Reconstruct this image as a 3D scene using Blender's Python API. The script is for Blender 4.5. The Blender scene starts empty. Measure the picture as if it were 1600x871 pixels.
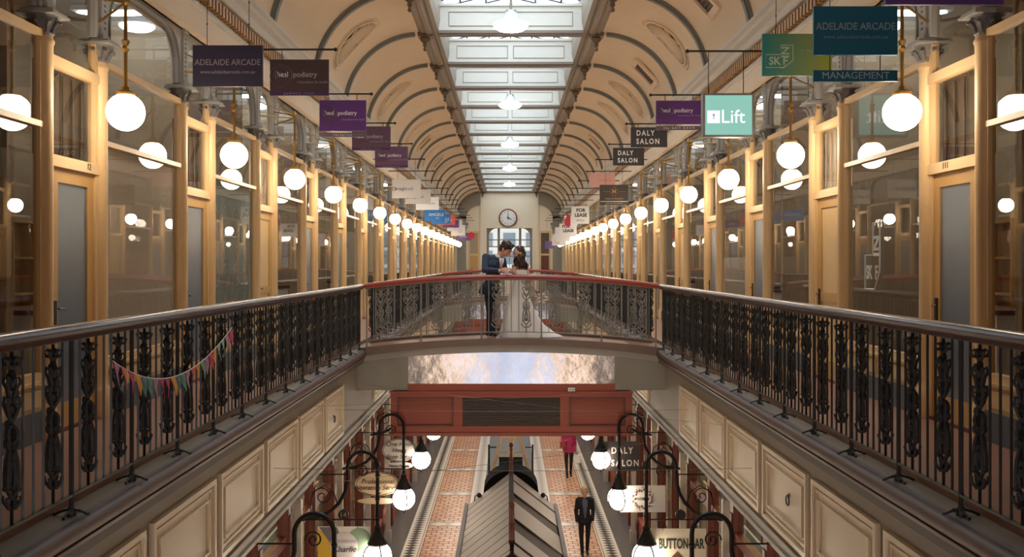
import bpy, bmesh, math, random
from math import sin, cos, pi, sqrt, radians
from mathutils import Vector, Matrix
random.seed(7)
S = bpy.context.scene
COL = S.collection

# ------------------------------------------------------------------ camera
cd = bpy.data.cameras.new('camera'); cam = bpy.data.objects.new('camera', cd); COL.objects.link(cam)
CX, CZ, F = -0.045, 1.48, 1500.0          # focal length in pixels of the 1600 wide frame
cam.location = (CX, 0, CZ); cam.rotation_euler = (pi/2, 0, 0)
cd.sensor_width = 36.0; cd.lens = F/1600*36.0
cd.shift_x = 0.0031; cd.shift_y = -0.0141; cd.clip_end = 300; cd.clip_start = 0.05
S.camera = cam
# ------------------------------------------------------------------ world, daylight, exposure
S.view_settings.view_transform = 'Standard'; S.view_settings.look = 'None'
S.view_settings.exposure = 0.90; S.view_settings.gamma = 1.0; S.view_settings.use_curve_mapping = False
w = bpy.data.worlds.new('sky'); S.world = w; w.use_nodes = True
bg = w.node_tree.nodes['Background']; bg.inputs[0].default_value = (0.86, 0.93, 1.0, 1); bg.inputs[1].default_value = 2.35
SKY0 = 11.0
def area(name, loc, rot, sx, sy, portal=True, e=0, col=(1, 1, 1)):
    l = bpy.data.lights.new(name, 'AREA'); l.shape = 'RECTANGLE'; l.size = sx; l.size_y = sy
    l.energy = e; l.color = col
    if portal: l.cycles.is_portal = True
    o = bpy.data.objects.new(name, l); o.location = loc; o.rotation_euler = rot; COL.objects.link(o)
area('skylight_portal', (0, (SKY0+70)/2, 8.2), (0, 0, 0), 3.5, 70-SKY0)
area('entrance_portal', (0, -3.5, -2.8), (pi/2, 0, 0), 5.0, 5.0)
area('window_portal', (0, 70.5, 2.2), (-pi/2, 0, 0), 3.2, 4.0)

# ------------------------------------------------------------------ materials
MATS = {}
def mat(name, rgb, rough=0.6, metal=0.0, var=0.08, scale=6.0, bump=0.0, spec=0.5, coat=0.0):
    if name in MATS: return MATS[name]
    m = bpy.data.materials.new(name); m.use_nodes = True; nt = m.node_tree; b = nt.nodes['Principled BSDF']
    c = [((v/255)/12.92 if v/255 <= 0.04045 else ((v/255+0.055)/1.055)**2.4) for v in rgb]
    b.inputs['Roughness'].default_value = rough; b.inputs['Metallic'].default_value = metal
    b.inputs['Specular IOR Level'].default_value = spec; b.inputs['Coat Weight'].default_value = coat
    b.inputs['Base Color'].default_value = (*c, 1)
    if var > 0:
        tc = nt.nodes.new('ShaderNodeTexCoord'); n = nt.nodes.new('ShaderNodeTexNoise')
        n.inputs['Scale'].default_value = scale; n.inputs['Detail'].default_value = 4
        r = nt.nodes.new('ShaderNodeMix'); r.data_type = 'RGBA'
        r.inputs[6].default_value = (*[min(1, v*(1+var)) for v in c], 1); r.inputs[7].default_value = (*[v*(1-var) for v in c], 1)
        nt.links.new(tc.outputs['Object'], n.inputs['Vector']); nt.links.new(n.outputs['Fac'], r.inputs[0])
        nt.links.new(r.outputs[2], b.inputs['Base Color'])
        if bump:
            bu = nt.nodes.new('ShaderNodeBump'); bu.inputs['Strength'].default_value = bump; bu.inputs['Distance'].default_value = 0.02
            nt.links.new(n.outputs['Fac'], bu.inputs['Height']); nt.links.new(bu.outputs[0], b.inputs['Normal'])
    MATS[name] = m; return m
def lin(rgb): return [((v/255)/12.92 if v/255 <= 0.04045 else ((v/255+0.055)/1.055)**2.4) for v in rgb]
def emit(name, rgb, s):
    m = bpy.data.materials.new(name); m.use_nodes = True; nt = m.node_tree; nt.nodes.clear()
    o = nt.nodes.new('ShaderNodeOutputMaterial'); e = nt.nodes.new('ShaderNodeEmission')
    e.inputs[0].default_value = (*lin(rgb), 1); e.inputs[1].default_value = s; nt.links.new(e.outputs[0], o.inputs[0])
    MATS[name] = m; return m
def glass(name, ior=1.75, tint=(1, 1, 1), rough=0.0):
    m = bpy.data.materials.new(name); m.use_nodes = True; nt = m.node_tree; nt.nodes.clear(); N = nt.nodes.new; L = nt.links.new
    o = N('ShaderNodeOutputMaterial'); t = N('ShaderNodeBsdfTransparent'); g = N('ShaderNodeBsdfGlossy'); mx = N('ShaderNodeMixShader')
    t.inputs[0].default_value = (*tint, 1); g.inputs['Roughness'].default_value = rough
    fr = N('ShaderNodeFresnel'); fr.inputs[0].default_value = ior; ge = N('ShaderNodeNewGeometry')
    s = N('ShaderNodeMath'); s.operation = 'SUBTRACT'; s.inputs[0].default_value = 1; L(ge.outputs['Backfacing'], s.inputs[1])
    mu = N('ShaderNodeMath'); mu.operation = 'MULTIPLY'; L(fr.outputs[0], mu.inputs[0]); L(s.outputs[0], mu.inputs[1])
    L(mu.outputs[0], mx.inputs[0]); L(t.outputs[0], mx.inputs[1]); L(g.outputs[0], mx.inputs[2]); L(mx.outputs[0], o.inputs[0])
    MATS[name] = m; return m

wood = mat('tan_painted_wood', (226, 190, 140), 0.45, var=0.10, scale=3)
wood_d = mat('ochre_door_wood', (200, 156, 92), 0.45)
capm = mat('grey_cast_capital', (120, 116, 112), 0.5, var=0.25, scale=30)
pilm = mat('pale_grey_paint', (176, 172, 164), 0.5, var=0.08)
vault = mat('peach_plaster', (232, 208, 176), 0.7, var=0.07, scale=1.5)
ribm = mat('grey_green_rib', (128, 128, 120), 0.5)
corn = mat('cream_grey_cornice', (196, 186, 170), 0.5)
dent = mat('gilded_dentil', (170, 122, 58), 0.4)
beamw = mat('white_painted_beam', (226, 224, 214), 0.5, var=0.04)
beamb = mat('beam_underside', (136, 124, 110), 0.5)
gird = mat('taupe_girder', (150, 136, 118), 0.5)
iron = mat('dark_grey_iron', (62, 62, 62), 0.45, metal=0.3, var=0.15, scale=20)
iron_b = mat('weathered_grey_iron', (146, 142, 134), 0.5, metal=0.3, var=0.2, scale=20)
black = mat('black_metal', (30, 28, 27), 0.4, metal=0.4)
brass = mat('aged_brass', (176, 136, 70), 0.35, metal=0.7)
railw = mat('varnished_brown_rail', (66, 31, 21), 0.26, var=0.12, scale=8, spec=0.16)
railr = mat('red_brown_bridge_rail', (156, 72, 54), 0.35, var=0.12, scale=8, spec=0.4)
redp = mat('terracotta_painted_panel', (160, 76, 52), 0.5, var=0.08, scale=2)
redd = mat('dark_red_timber', (100, 48, 32), 0.45, var=0.15)
kerbm = mat('grey_stone_kerb', (128, 124, 118), 0.6, var=0.12, scale=10)
nosm = mat('brown_nosing', (122, 100, 86), 0.5, var=0.12, scale=6)
fasc = mat('beige_fascia', (150, 140, 124), 0.5, var=0.08, scale=3)
pan = mat('cream_fascia_panel', (218, 198, 166), 0.4, var=0.05, scale=3)
carpet = mat('red_brown_gallery_floor', (146, 104, 82), 0.5, var=0.15, scale=8)
plinth = mat('slate_blue_plinth', (92, 96, 100), 0.5)
riser = mat('cream_riser', (222, 190, 138), 0.4)
endw = mat('cream_end_wall', (236, 222, 196), 0.6, var=0.04)
greyw = mat('grey_end_arch', (150, 144, 132), 0.6)
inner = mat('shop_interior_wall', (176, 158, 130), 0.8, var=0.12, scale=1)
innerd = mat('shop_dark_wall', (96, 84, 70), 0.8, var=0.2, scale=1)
innerc = mat('shop_ceiling', (170, 160, 140), 0.8)
def film(name, rgb):
    m = bpy.data.materials.new(name); m.use_nodes = True; nt = m.node_tree; nt.nodes.clear(); N = nt.nodes.new; L = nt.links.new
    o = N('ShaderNodeOutputMaterial'); d = N('ShaderNodeBsdfDiffuse'); t = N('ShaderNodeBsdfTranslucent'); mx = N('ShaderNodeMixShader'); n = N('ShaderNodeTexNoise')
    d.inputs[0].default_value = (*lin(rgb), 1); t.inputs[0].default_value = (*lin(rgb), 1); n.inputs['Scale'].default_value = 2.0
    ma = N('ShaderNodeMapRange'); ma.inputs[3].default_value = 0.35; ma.inputs[4].default_value = 0.6; L(n.outputs['Fac'], ma.inputs[0]); L(ma.outputs[0], mx.inputs[0])
    L(d.outputs[0], mx.inputs[1]); L(t.outputs[0], mx.inputs[2]); L(mx.outputs[0], o.inputs[0]); MATS[name] = m; return m
frost = film('frosted_white_film', (240, 230, 214))
slate = mat('dark_slate_floor', (96, 92, 90), 0.28, var=0.15, scale=5)
white = mat('white_paint', (236, 234, 228), 0.5, var=0.02)
skin = mat('skin', (214, 160, 134), 0.55, var=0.04)
cloth_b = mat('black_cloth', (30, 30, 34), 0.85)
globe = emit('warm_globe_glow', (255, 236, 210), 17.0)
globe2 = emit('white_lantern_glow', (255, 236, 212), 14.0)
pend = emit('white_pendant_glow', (255, 252, 246), 14.0)
fluo = emit('white_tube_glow', (240, 246, 255), 18.0)
pane_m = glass('window_glass', 1.9, (0.91, 0.90, 0.88))
sky_m = glass('skylight_glass', 1.5, (0.90, 0.94, 0.97))
# crumpled reflective sheet
foil = mat('polished_metal_sheet', (150, 152, 160), 0.18, metal=1.0, var=0.3, scale=2.2, bump=0.6)
entr = glass('tinted_entrance_glass', 1.5, (0.85, 0.88, 0.94))

# ------------------------------------------------------------------ mesh helper
class MB:
    def __init__(s): s.v = []; s.f = []; s.mi = []; s.cur = 0
    def add(s, vs, fs):
        n = len(s.v); s.v += [tuple(p) for p in vs]
        for f in fs: s.f.append(tuple(i+n for i in f)); s.mi.append(s.cur)
        return s
    def box(s, a, b):
        x0, y0, z0 = [min(p, q) for p, q in zip(a, b)]; x1, y1, z1 = [max(p, q) for p, q in zip(a, b)]
        return s.add([(x0,y0,z0),(x1,y0,z0),(x1,y1,z0),(x0,y1,z0),(x0,y0,z1),(x1,y0,z1),(x1,y1,z1),(x0,y1,z1)],
                     [(0,3,2,1),(4,5,6,7),(0,1,5,4),(1,2,6,5),(2,3,7,6),(3,0,4,7)])
    def bevbox(s, a, b, r=0.01):
        x0, y0, z0 = [min(p, q) for p, q in zip(a, b)]; x1, y1, z1 = [max(p, q) for p, q in zip(a, b)]
        poly = [(x0+r,y0),(x1-r,y0),(x1,y0+r),(x1,y1-r),(x1-r,y1),(x0+r,y1),(x0,y1-r),(x0,y0+r)]
        return s.prism([(p[0], p[1]) for p in poly], 'z', z0, z1)
    def prism(s, poly, axis, a, b):
        # poly: 2D points.  axis 'y': (x,z); axis 'x': (y,z); axis 'z': (x,y)
        def P(p, t): return (p[0], t, p[1]) if axis == 'y' else (t, p[0], p[1]) if axis == 'x' else (p[0], p[1], t)
        n = len(poly); vs = [P(p, a) for p in poly]+[P(p, b) for p in poly]
        ar = sum(poly[i][0]*poly[(i+1) % n][1]-poly[(i+1) % n][0]*poly[i][1] for i in range(n))
        fl = (ar > 0) ^ (axis == 'y') ^ (b < a)
        fs = []
        for i in range(n):
            j = (i+1) % n
            fs.append((i, j, n+j, n+i) if fl else (i, n+i, n+j, j))
        fs.append(tuple(range(n-1, -1, -1)) if fl else tuple(range(n)))
        fs.append(tuple(range(n, 2*n)) if fl else tuple(range(2*n-1, n-1, -1)))
        return s.add(vs, fs)
    def tube(s, pts, r, n=6, closed=False):
        pts = [Vector(p) for p in pts]; k = len(pts)
        rs = r if isinstance(r, (list, tuple)) else [r]*k
        vs, fs = [], []
        t0 = (pts[1]-pts[0]).normalized(); up = Vector((0, 0, 1)) if abs(t0.z) < 0.9 else Vector((0, 1, 0))
        a = t0.cross(up).normalized()
        for i in range(k):
            if closed: t = pts[(i+1) % k]-pts[i-1]
            else: t = pts[min(i+1, k-1)]-pts[max(i-1, 0)]
            t = t.normalized() if t.length > 1e-9 else t0
            a = (a-t*a.dot(t)); a = a.normalized() if a.length > 1e-6 else t.orthogonal().normalized()
            b = t.cross(a)
            for j in range(n):
                q = 2*pi*j/n; vs.append(pts[i]+(a*cos(q)+b*sin(q))*rs[i])
        for i in range(k if closed else k-1):
            i2 = (i+1) % k
            for j in range(n):
                j2 = (j+1) % n; fs.append((i*n+j, i*n+j2, i2*n+j2, i2*n+j))
        if not closed: fs.append(tuple(range(n-1, -1, -1))); fs.append(tuple(range((k-1)*n, k*n)))
        return s.add(vs, fs)
    def lathe(s, prof, c=(0, 0, 0), n=16, axis='z'):
        vs, fs = [], []
        for r, h in prof:
            for j in range(n):
                q = 2*pi*j/n
                if axis == 'z': vs.append((c[0]+r*cos(q), c[1]+r*sin(q), c[2]+h))
                elif axis == 'y': vs.append((c[0]+r*cos(q), c[1]+h, c[2]-r*sin(q)))
                else: vs.append((c[0]+h, c[1]+r*cos(q), c[2]+r*sin(q)))
        for i in range(len(prof)-1):
            for j in range(n):
                j2 = (j+1) % n; fs.append((i*n+j, i*n+j2, (i+1)*n+j2, (i+1)*n+j))
        fs.append(tuple(range(n-1, -1, -1))); fs.append(tuple(range((len(prof)-1)*n, len(prof)*n)))
        return s.add(vs, fs)
    def ball(s, c, r, n=16, m=9, rot=None):
        rr = r if isinstance(r, (list, tuple)) else (r, r, r)
        vs, fs = [], []
        for i in range(1, m):
            for j in range(n):
                p = Vector((rr[0]*sin(pi*i/m)*cos(2*pi*j/n), rr[1]*sin(pi*i/m)*sin(2*pi*j/n), -rr[2]*cos(pi*i/m)))
                vs.append(p)
        vs += [Vector((0, 0, -rr[2])), Vector((0, 0, rr[2]))]
        if rot is not None: vs = [rot @ p for p in vs]
        vs = [p+Vector(c) for p in vs]
        for i in range(m-2):
            for j in range(n):
                j2 = (j+1) % n; fs.append((i*n+j, i*n+j2, (i+1)*n+j2, (i+1)*n+j))
        bo, to = (m-1)*n, (m-1)*n+1
        for j in range(n):
            j2 = (j+1) % n; fs.append((bo, j2, j)); fs.append((to, (m-2)*n+j, (m-2)*n+j2))
        return s.add(vs, fs)
    def capsule(s, p, q, r0, r1, n=12):
        p, q = Vector(p), Vector(q); d = (q-p)
        if d.length < 1e-6: return s.ball(p, r0)
        u = d.normalized(); pts, rs = [], []
        for a in (-80, -55, -25): pts.append(p+u*r0*sin(radians(a))); rs.append(r0*cos(radians(a)))
        for a in (25, 55, 80): pts.append(q+u*r1*sin(radians(a))); rs.append(r1*cos(radians(a)))
        return s.tube(pts, rs, n)
    def loft(s, rings, caps=True):
        n = len(rings[0]); vs = [p for r in rings for p in r]; fs = []
        for i in range(len(rings)-1):
            for j in range(n):
                j2 = (j+1) % n; fs.append((i*n+j, i*n+j2, (i+1)*n+j2, (i+1)*n+j))
        if caps: fs.append(tuple(range(n-1, -1, -1))); fs.append(tuple(range((len(rings)-1)*n, len(rings)*n)))
        return s.add(vs, fs)
    def build(s, name, m, parent=None, smooth=False, loc=None):
        me = bpy.data.meshes.new(name); me.from_pydata(s.v, [], s.f)
        for mm in (m if isinstance(m, (list, tuple)) else [m]): me.materials.append(mm)
        if isinstance(m, (list, tuple)): me.polygons.foreach_set('material_index', s.mi)
        me.update()
        if smooth:
            for p in me.polygons: p.use_smooth = True
            try: me.set_sharp_from_angle(angle=radians(40))
            except Exception: pass
        o = bpy.data.objects.new(name, me); COL.objects.link(o)
        if parent: o.parent = parent
        if loc: o.location = loc
        return o
def share(src, parent=None, loc=(0, 0, 0), rz=0, name=None):
    o = src.copy(); COL.objects.link(o); o.parent = parent; o.location = loc; o.rotation_euler = (0, 0, rz); return o
def tag(o, label=None, cat=None, group=None, kind=None):
    if label: o['label'] = label
    if cat: o['category'] = cat
    if group: o['group'] = group
    if kind: o['kind'] = kind
    return o
def empty(name, loc=(0, 0, 0), rz=0):
    o = bpy.data.objects.new(name, None); COL.objects.link(o); o.location = loc; o.rotation_euler = (0, 0, rz)
    o.empty_display_size = 0.1; return o
KIDS = {}
def dup(root, loc, rz=0, label=None, group=None):
    r = root.copy(); COL.objects.link(r); r.location = loc; r.rotation_euler = (0, 0, rz)
    if label: r['label'] = label
    if group: r['group'] = group
    for ch in list(root.children):
        c = ch.copy(); COL.objects.link(c); c.parent = r
        for g in list(ch.children):
            d = g.copy(); COL.objects.link(d); d.parent = c
    return r
def struct(name, mb, m, parent=None, smooth=False, label=None):
    o = mb.build(name, m, parent, smooth)
    if not parent: o['kind'] = 'structure'
    if label: o['label'] = label
    return o
TXT = {}
def text(s, size, m, parent, x, y, z, align='CENTER', stretch=1.0, name='lettering', extrude=0.002, spacing=1.0, shear=0.0, rz=0, bold=0.0):
    key = (s, size, align, stretch, m.name, spacing, shear, bold)
    if key not in TXT:
        c = bpy.data.curves.new(name, 'FONT'); c.body = s; c.size = size; c.align_x = align; c.align_y = 'CENTER'
        c.extrude = extrude; c.space_character = spacing; c.shear = shear; c.offset = bold; c.resolution_u = 3
        t = bpy.data.objects.new(name, c); COL.objects.link(t)
        dg = bpy.context.evaluated_depsgraph_get(); me = bpy.data.meshes.new_from_object(t.evaluated_get(dg))
        bpy.data.objects.remove(t); me.transform(Matrix.Rotation(pi/2, 4, 'X') @ Matrix.Diagonal((stretch, 1, 1, 1)))
        me.materials.clear(); me.materials.append(m); TXT[key] = me
    o = bpy.data.objects.new(name, TXT[key]); COL.objects.link(o); o.parent = parent; o.location = (x, y, z); o.rotation_euler = (0, 0, rz)
    return o
ORD = ['first','second','third','fourth','fifth','sixth','seventh','eighth','ninth','tenth','eleventh','twelfth','thirteenth',
       'fourteenth','fifteenth','sixteenth','seventeenth','eighteenth','nineteenth','twentieth']
SIDE = {-1: 'left', 1: 'right'}

P = 3.42; GZ = -5.52; WX = 4.0; RX = 2.72; YEND = 70.0; Y0 = -3.0
DOORY = 8.715; WINY = 10.425            # centres of the first door bay and the first window bay
BY, BD = 17.34, 1.30                     # first footbridge: near edge, depth
BRIDGES = [BY, BY+6*P]
# ================================================================== LARGE STRUCTURE
# ---- ground floor
g = MB().box((-7.5, Y0, GZ-0.2), (7.5, YEND, GZ)); struct('floor', g, slate, label='dark polished slate ground floor of the arcade')
def nodes(name):
    m = bpy.data.materials.new(name); m.use_nodes = True; return m, m.node_tree, m.node_tree.nodes['Principled BSDF']
# terracotta tiled field
m, nt, b = nodes('terracotta_tiles'); N = nt.nodes.new; L = nt.links.new
tc = N('ShaderNodeTexCoord'); br = N('ShaderNodeTexBrick'); br.offset = 0.5
br.inputs['Color1'].default_value = (*lin((206, 146, 108)), 1); br.inputs['Color2'].default_value = (*lin((226, 180, 142)), 1)
br.inputs['Mortar'].default_value = (*lin((112, 62, 44)), 1); br.inputs['Scale'].default_value = 1.0
br.inputs['Mortar Size'].default_value = 0.018; br.inputs['Brick Width'].default_value = 0.25; br.inputs['Row Height'].default_value = 0.20
br.inputs['Bias'].default_value = 0.0
L(tc.outputs['Object'], br.inputs['Vector']); L(br.outputs['Color'], b.inputs['Base Color']); b.inputs['Roughness'].default_value = 0.35
tile_m = m
# black and cream saw-tooth border
def tooth_mat(name, period, hw, c1, c2, axis=0):
    m, nt, b = nodes(name); N = nt.nodes.new; L = nt.links.new
    tc = N('ShaderNodeTexCoord'); sp = N('ShaderNodeSeparateXYZ'); L(tc.outputs['Object'], sp.inputs[0])
    def M(op, a, bb=None, cc=None):
        n = N('ShaderNodeMath'); n.operation = op
        for i, v in enumerate((a, bb, cc)):
            if v is None: continue
            if isinstance(v, (int, float)): n.inputs[i].default_value = v
            else: L(v, n.inputs[i])
        return n.outputs[0]
    u, v = (sp.outputs[0], sp.outputs[1]) if axis == 0 else (sp.outputs[1], sp.outputs[0])
    saw = M('PINGPONG', v, period/2); saw = M('DIVIDE', saw, period/2)
    au = M('DIVIDE', M('ABSOLUTE', u), hw)
    k = M('LESS_THAN', au, saw)
    mx = N('ShaderNodeMix'); mx.data_type = 'RGBA'; L(k, mx.inputs[0])
    mx.inputs[6].default_value = (*lin(c1), 1); mx.inputs[7].default_value = (*lin(c2), 1); L(mx.outputs[2], b.inputs['Base Color'])
    b.inputs['Roughness'].default_value = 0.35; return m
border_m = tooth_mat('black_and_cream_tooth_tiles', 0.21, 0.16, (228, 220, 206), (30, 26, 26))
inner_m = tooth_mat('pale_inner_border_tiles', 0.16, 0.16, (232, 224, 212), (176, 164, 150))
cross_m = tooth_mat('pale_diamond_tiles', 0.50, 0.17, (176, 160, 146), (228, 216, 202), axis=1)
linem = mat('brown_border_line_tile', (140, 92, 66), 0.35)
creamt = mat('cream_border_tile', (226, 214, 196), 0.35)
GX = 0.0
for s in (-1, 1):
    o = MB().box((1.18-1.68, 5, 0), (2.18-1.68, YEND, 0.004)).build('floor', tile_m, loc=(s*1.68, 0, GZ))
    o['kind'] = 'structure'; o['label'] = 'terracotta tile field on the %s of the ground floor' % SIDE[s]
    o = MB().box((-0.17, 5, 0), (0.17, YEND, 0.005)).build('trim_1', border_m, loc=(s*2.45, 0, GZ))
    o['kind'] = 'structure'; o['label'] = 'black and cream toothed tile border on the %s' % SIDE[s]
    o = MB().box((-0.19, 5, 0), (0.19, YEND, 0.005)).build('trim_2', inner_m, loc=(s*0.99, 0, GZ)); o['kind'] = 'structure'
    g = MB()
    for a, bq in ((2.18, 2.20), (2.235, 2.255), (1.18, 1.20), (1.225, 1.24)): g.box((s*a, 5, GZ), (s*bq, YEND, GZ+0.006))
    struct('trim_3', g, linem)
    g = MB()
    for a, bq in ((2.20, 2.235), (2.255, 2.28), (2.62, 2.645)): g.box((s*a, 5, GZ), (s*bq, YEND, GZ+0.0055))
    struct('trim_4', g, creamt)
    for k in range(13):
        o = MB().box((-0.5, -0.2, 0), (0.5, 0.2, 0.007)).build('trim_5', cross_m, loc=(s*1.68, 25.8-2*P+k*P, GZ)); o['kind'] = 'structure'
# ---- gallery slabs + kerb + fascia + walls
for s in (-1, 1):
    sd = SIDE[s]
    # slab with floor
    g = MB().box((s*2.86, Y0, -0.22), (s*7.4, YEND, 0.0)); struct('floor_'+sd, g, carpet, label='red-brown %s gallery floor' % sd)
    # soffit and lower ceiling
    g = MB().box((s*2.82, Y0, -1.60), (s*7.4, YEND, -1.45)); struct('ceiling_'+sd, g, fasc, label='soffit over the %s ground floor shops' % sd)
    # kerb: grey top, rounded brown nosing
    g = MB().prism([(s*2.90, -0.30), (s*2.66, -0.30), (s*2.66, -0.075), (s*2.70, -0.06), (s*2.90, -0.06)], 'y', 0.35, YEND)
    struct('trim_6', g, mat('grey_stone_kerb_dark', (106, 101, 95), 0.6, var=0.12, scale=10), label='grey stone kerb under the %s gallery railing' % sd)
    nose = [(2.68, -0.07)]+[(2.63-0.055*sin(radians(a))+0.03, -0.13+0.06*cos(radians(a))) for a in range(0, 181, 30)]+[(2.68, -0.20)]
    g = MB().prism([(s*x, z) for x, z in nose], 'y', 0.35, YEND)
    g.prism([(s*x, z) for x, z in [(2.68, -0.19), (2.635, -0.20), (2.66, -0.24), (2.69, -0.28), (2.74, -0.32), (2.80, -0.32)]], 'y', 0.35, YEND)
    struct('trim_7', g, mat('shaded_brown_gallery_nosing', (92, 68, 56), 0.5, var=0.12), smooth=True, label='rounded brown nosing along the edge of the %s gallery' % sd)  # darker copy of the bridge nosing brown, gallery shade put into the colour
    g = MB().box((s*2.78, Y0, -1.47), (s*2.88, YEND, -0.28))
    g.box((s*2.75, Y0, -1.49), (s*2.86, YEND, -1.36)); g.box((s*2.73, Y0, -1.50), (s*2.80, YEND, -1.455))
    fw = struct('wall_'+sd, g, fasc, label='beige fascia below the %s gallery edge' % sd)
    g = MB()
    def ring(g, a0, a1, z0, z1, w_, x0, x1):
        g.box((x0, a0, z0), (x1, a1, z0+w_)); g.box((x0, a0, z1-w_), (x1, a1, z1)); g.box((x0, a0, z0+w_), (x1, a0+w_, z1-w_)); g.box((x0, a1-w_, z0+w_), (x1, a1, z1-w_))
    g.box((s*2.770, -0.77, -1.29), (s*2.785, 0.77, -0.50)); ring(g, -0.775, 0.775, -1.295, -0.495, 0.045, s*2.735, s*2.785)
    ring(g, -0.70, 0.70, -1.22, -0.57, 0.03, s*2.755, s*2.785); ring(g, -0.62, 0.62, -1.14, -0.65, 0.02, s*2.745, s*2.785)
    k = 0; first = None
    y = 11.49-5*P/2
    while y < YEND:
        if not any(B-0.75 < y < B+BD+0.75 for B in BRIDGES):
            if first is None: first = g.build('panel', pan, fw, loc=(0, y, 0))
            else: share(first, fw, (0, y, 0))
        y += P/2
    # lower shopfront back wall
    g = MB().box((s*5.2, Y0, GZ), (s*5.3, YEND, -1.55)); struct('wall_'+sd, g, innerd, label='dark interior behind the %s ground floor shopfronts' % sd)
    g = MB().box((s*7.3, Y0, -0.1), (s*7.4, YEND, 5.3)); struct('wall_'+sd, g, inner, label='back wall inside the %s gallery shops' % sd)
    g = MB().box((s*4.12, Y0, 5.2), (s*7.4, YEND, 5.3)); struct('ceiling_'+sd, g, innerc, label='ceiling inside the %s gallery shops' % sd)
    # partitions between shops
    for k in range(-1, 18, 2):
        yy = 7.9+k*P+P
        struct('wall_'+sd, MB().box((s*4.15, yy-0.05, 0), (s*7.3, yy+0.05, 5.2)), inner)
# ---- vaults
def VP(s, th, r=1.75): return (s*(2.08+r*sin(th)), 5.03+r*cos(th))
for s in (-1, 1):
    n = 20; pts = [VP(s, pi/2*i/n) for i in range(n+1)]; out = [VP(s, pi/2*i/n, 1.87) for i in range(n, -1, -1)]
    g = MB().prism([(s*1.70, 6.78)]+pts+out+[(s*1.70, 6.90)], 'y', Y0, YEND)
    g.box((s*3.83, Y0, 4.3), (s*4.2, YEND, 5.05))
    struct('ceiling_'+SIDE[s], g, vault, smooth=True, label='peach plaster half vault over the %s gallery' % SIDE[s])
    # cornice
    prof = [(3.95,5.16),(3.70,5.16),(3.60,5.18),(3.585,5.12),(3.62,5.08),(3.64,5.03),(3.70,4.98),(3.72,4.90),(3.77,4.88),(3.80,4.86),
            (3.82,4.84),(3.82,4.66),(3.79,4.64),(3.80,4.60),(3.86,4.57),(3.89,4.55),(3.90,4.44),(3.87,4.42),(3.88,4.38),(3.93,4.35),(3.94,4.30),(4.12,4.30),(4.12,5.16)]
    c = struct('trim_8', MB().prism([(s*x, z) for x, z in prof], 'y', Y0, YEND), corn, label='moulded cornice along the top of the %s wall' % SIDE[s])
    g = MB(); y = 5.0
    while y < YEND: g.box((s*3.74, y, 4.68), (s*3.83, y+0.075, 4.83)); y += 0.14
    d = g.build('dentil', dent, c); d['kind'] = 'stuff'; d['label'] = 'gilded dentil blocks'
    g = MB(); y = 5.0
    while y < 45: g.box((s*3.86, y, 4.585), (s*3.885, y+0.03, 4.615)); y += 0.075
    d = g.build('bead_row', dent, c); d['kind'] = 'stuff'
    # ribs: one at every truss
    g = MB(); n = 18
    a = [VP(s, radians(4)+(pi/2-radians(4))*i/n, 1.67) for i in range(n+1)]; bq = [VP(s, radians(4)+(pi/2-radians(4))*i/n, 1.80) for i in range(n, -1, -1)]
    g.prism(a+bq, 'y', -0.06, 0.06)
    a = [VP(s, radians(4)+(pi/2-radians(4))*i/n, 1.71) for i in range(n+1)]
    g.prism(a+bq, 'y', -0.10, 0.10)
    first = None
    for k in range(-3, 15):
        y = 22.0+k*P
        if first is None: first = g.build('ceiling_rib', ribm, smooth=True, loc=(0, y, 0)); o = first
        else: o = share(first, None, (0, y, 0))
        o['kind'] = 'structure'; o['label'] = '%s grey-green rib of the %s vault' % (ORD[k+3], SIDE[s])
        o['group'] = 'ribs of the vaults'
    # girder along skylight edge
    g = MB().prism([(s*x, z) for x, z in [(1.62,7.8),(1.62,7.05),(1.66,6.80),(1.64,6.76),(1.72,6.72),(1.76,6.76),(1.82,6.70),(1.90,6.70),(1.94,6.74),(2.02,6.72),(2.10,6.78),(2.10,6.95),(1.80,7.0),(1.80,7.8)]], 'y', Y0, YEND)
    struct('trim_9', g, gird, label='moulded taupe girder along the %s side of the skylight' % SIDE[s])
    g = MB().lathe([(0.02,-0.34),(0.05,-0.31),(0.025,-0.25),(0.06,-0.20),(0.04,-0.16),(0.10,-0.11),(0.125,-0.06),(0.09,-0.03),(0.14,0.0),(0.14,0.04)], (s*1.96, 0, 6.70), 10)
    g.box((s*1.78, -0.17, 6.68), (s*2.12, 0.17, 6.76))
    first = None
    for k in range(-1, 15):
        y = 22.0+k*P
        if first is None: first = g.build('ceiling_pendant', mat('dark_taupe_drop', (112, 92, 72), 0.5), smooth=True, loc=(0, y, 0)); o = first
        else: o = share(first, None, (0, y, 0))
        tag(o, '%s carved drop under the %s skylight girder' % (ORD[k+1], SIDE[s]), 'ceiling ornament', 'carved drops under the skylight girders')
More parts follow.
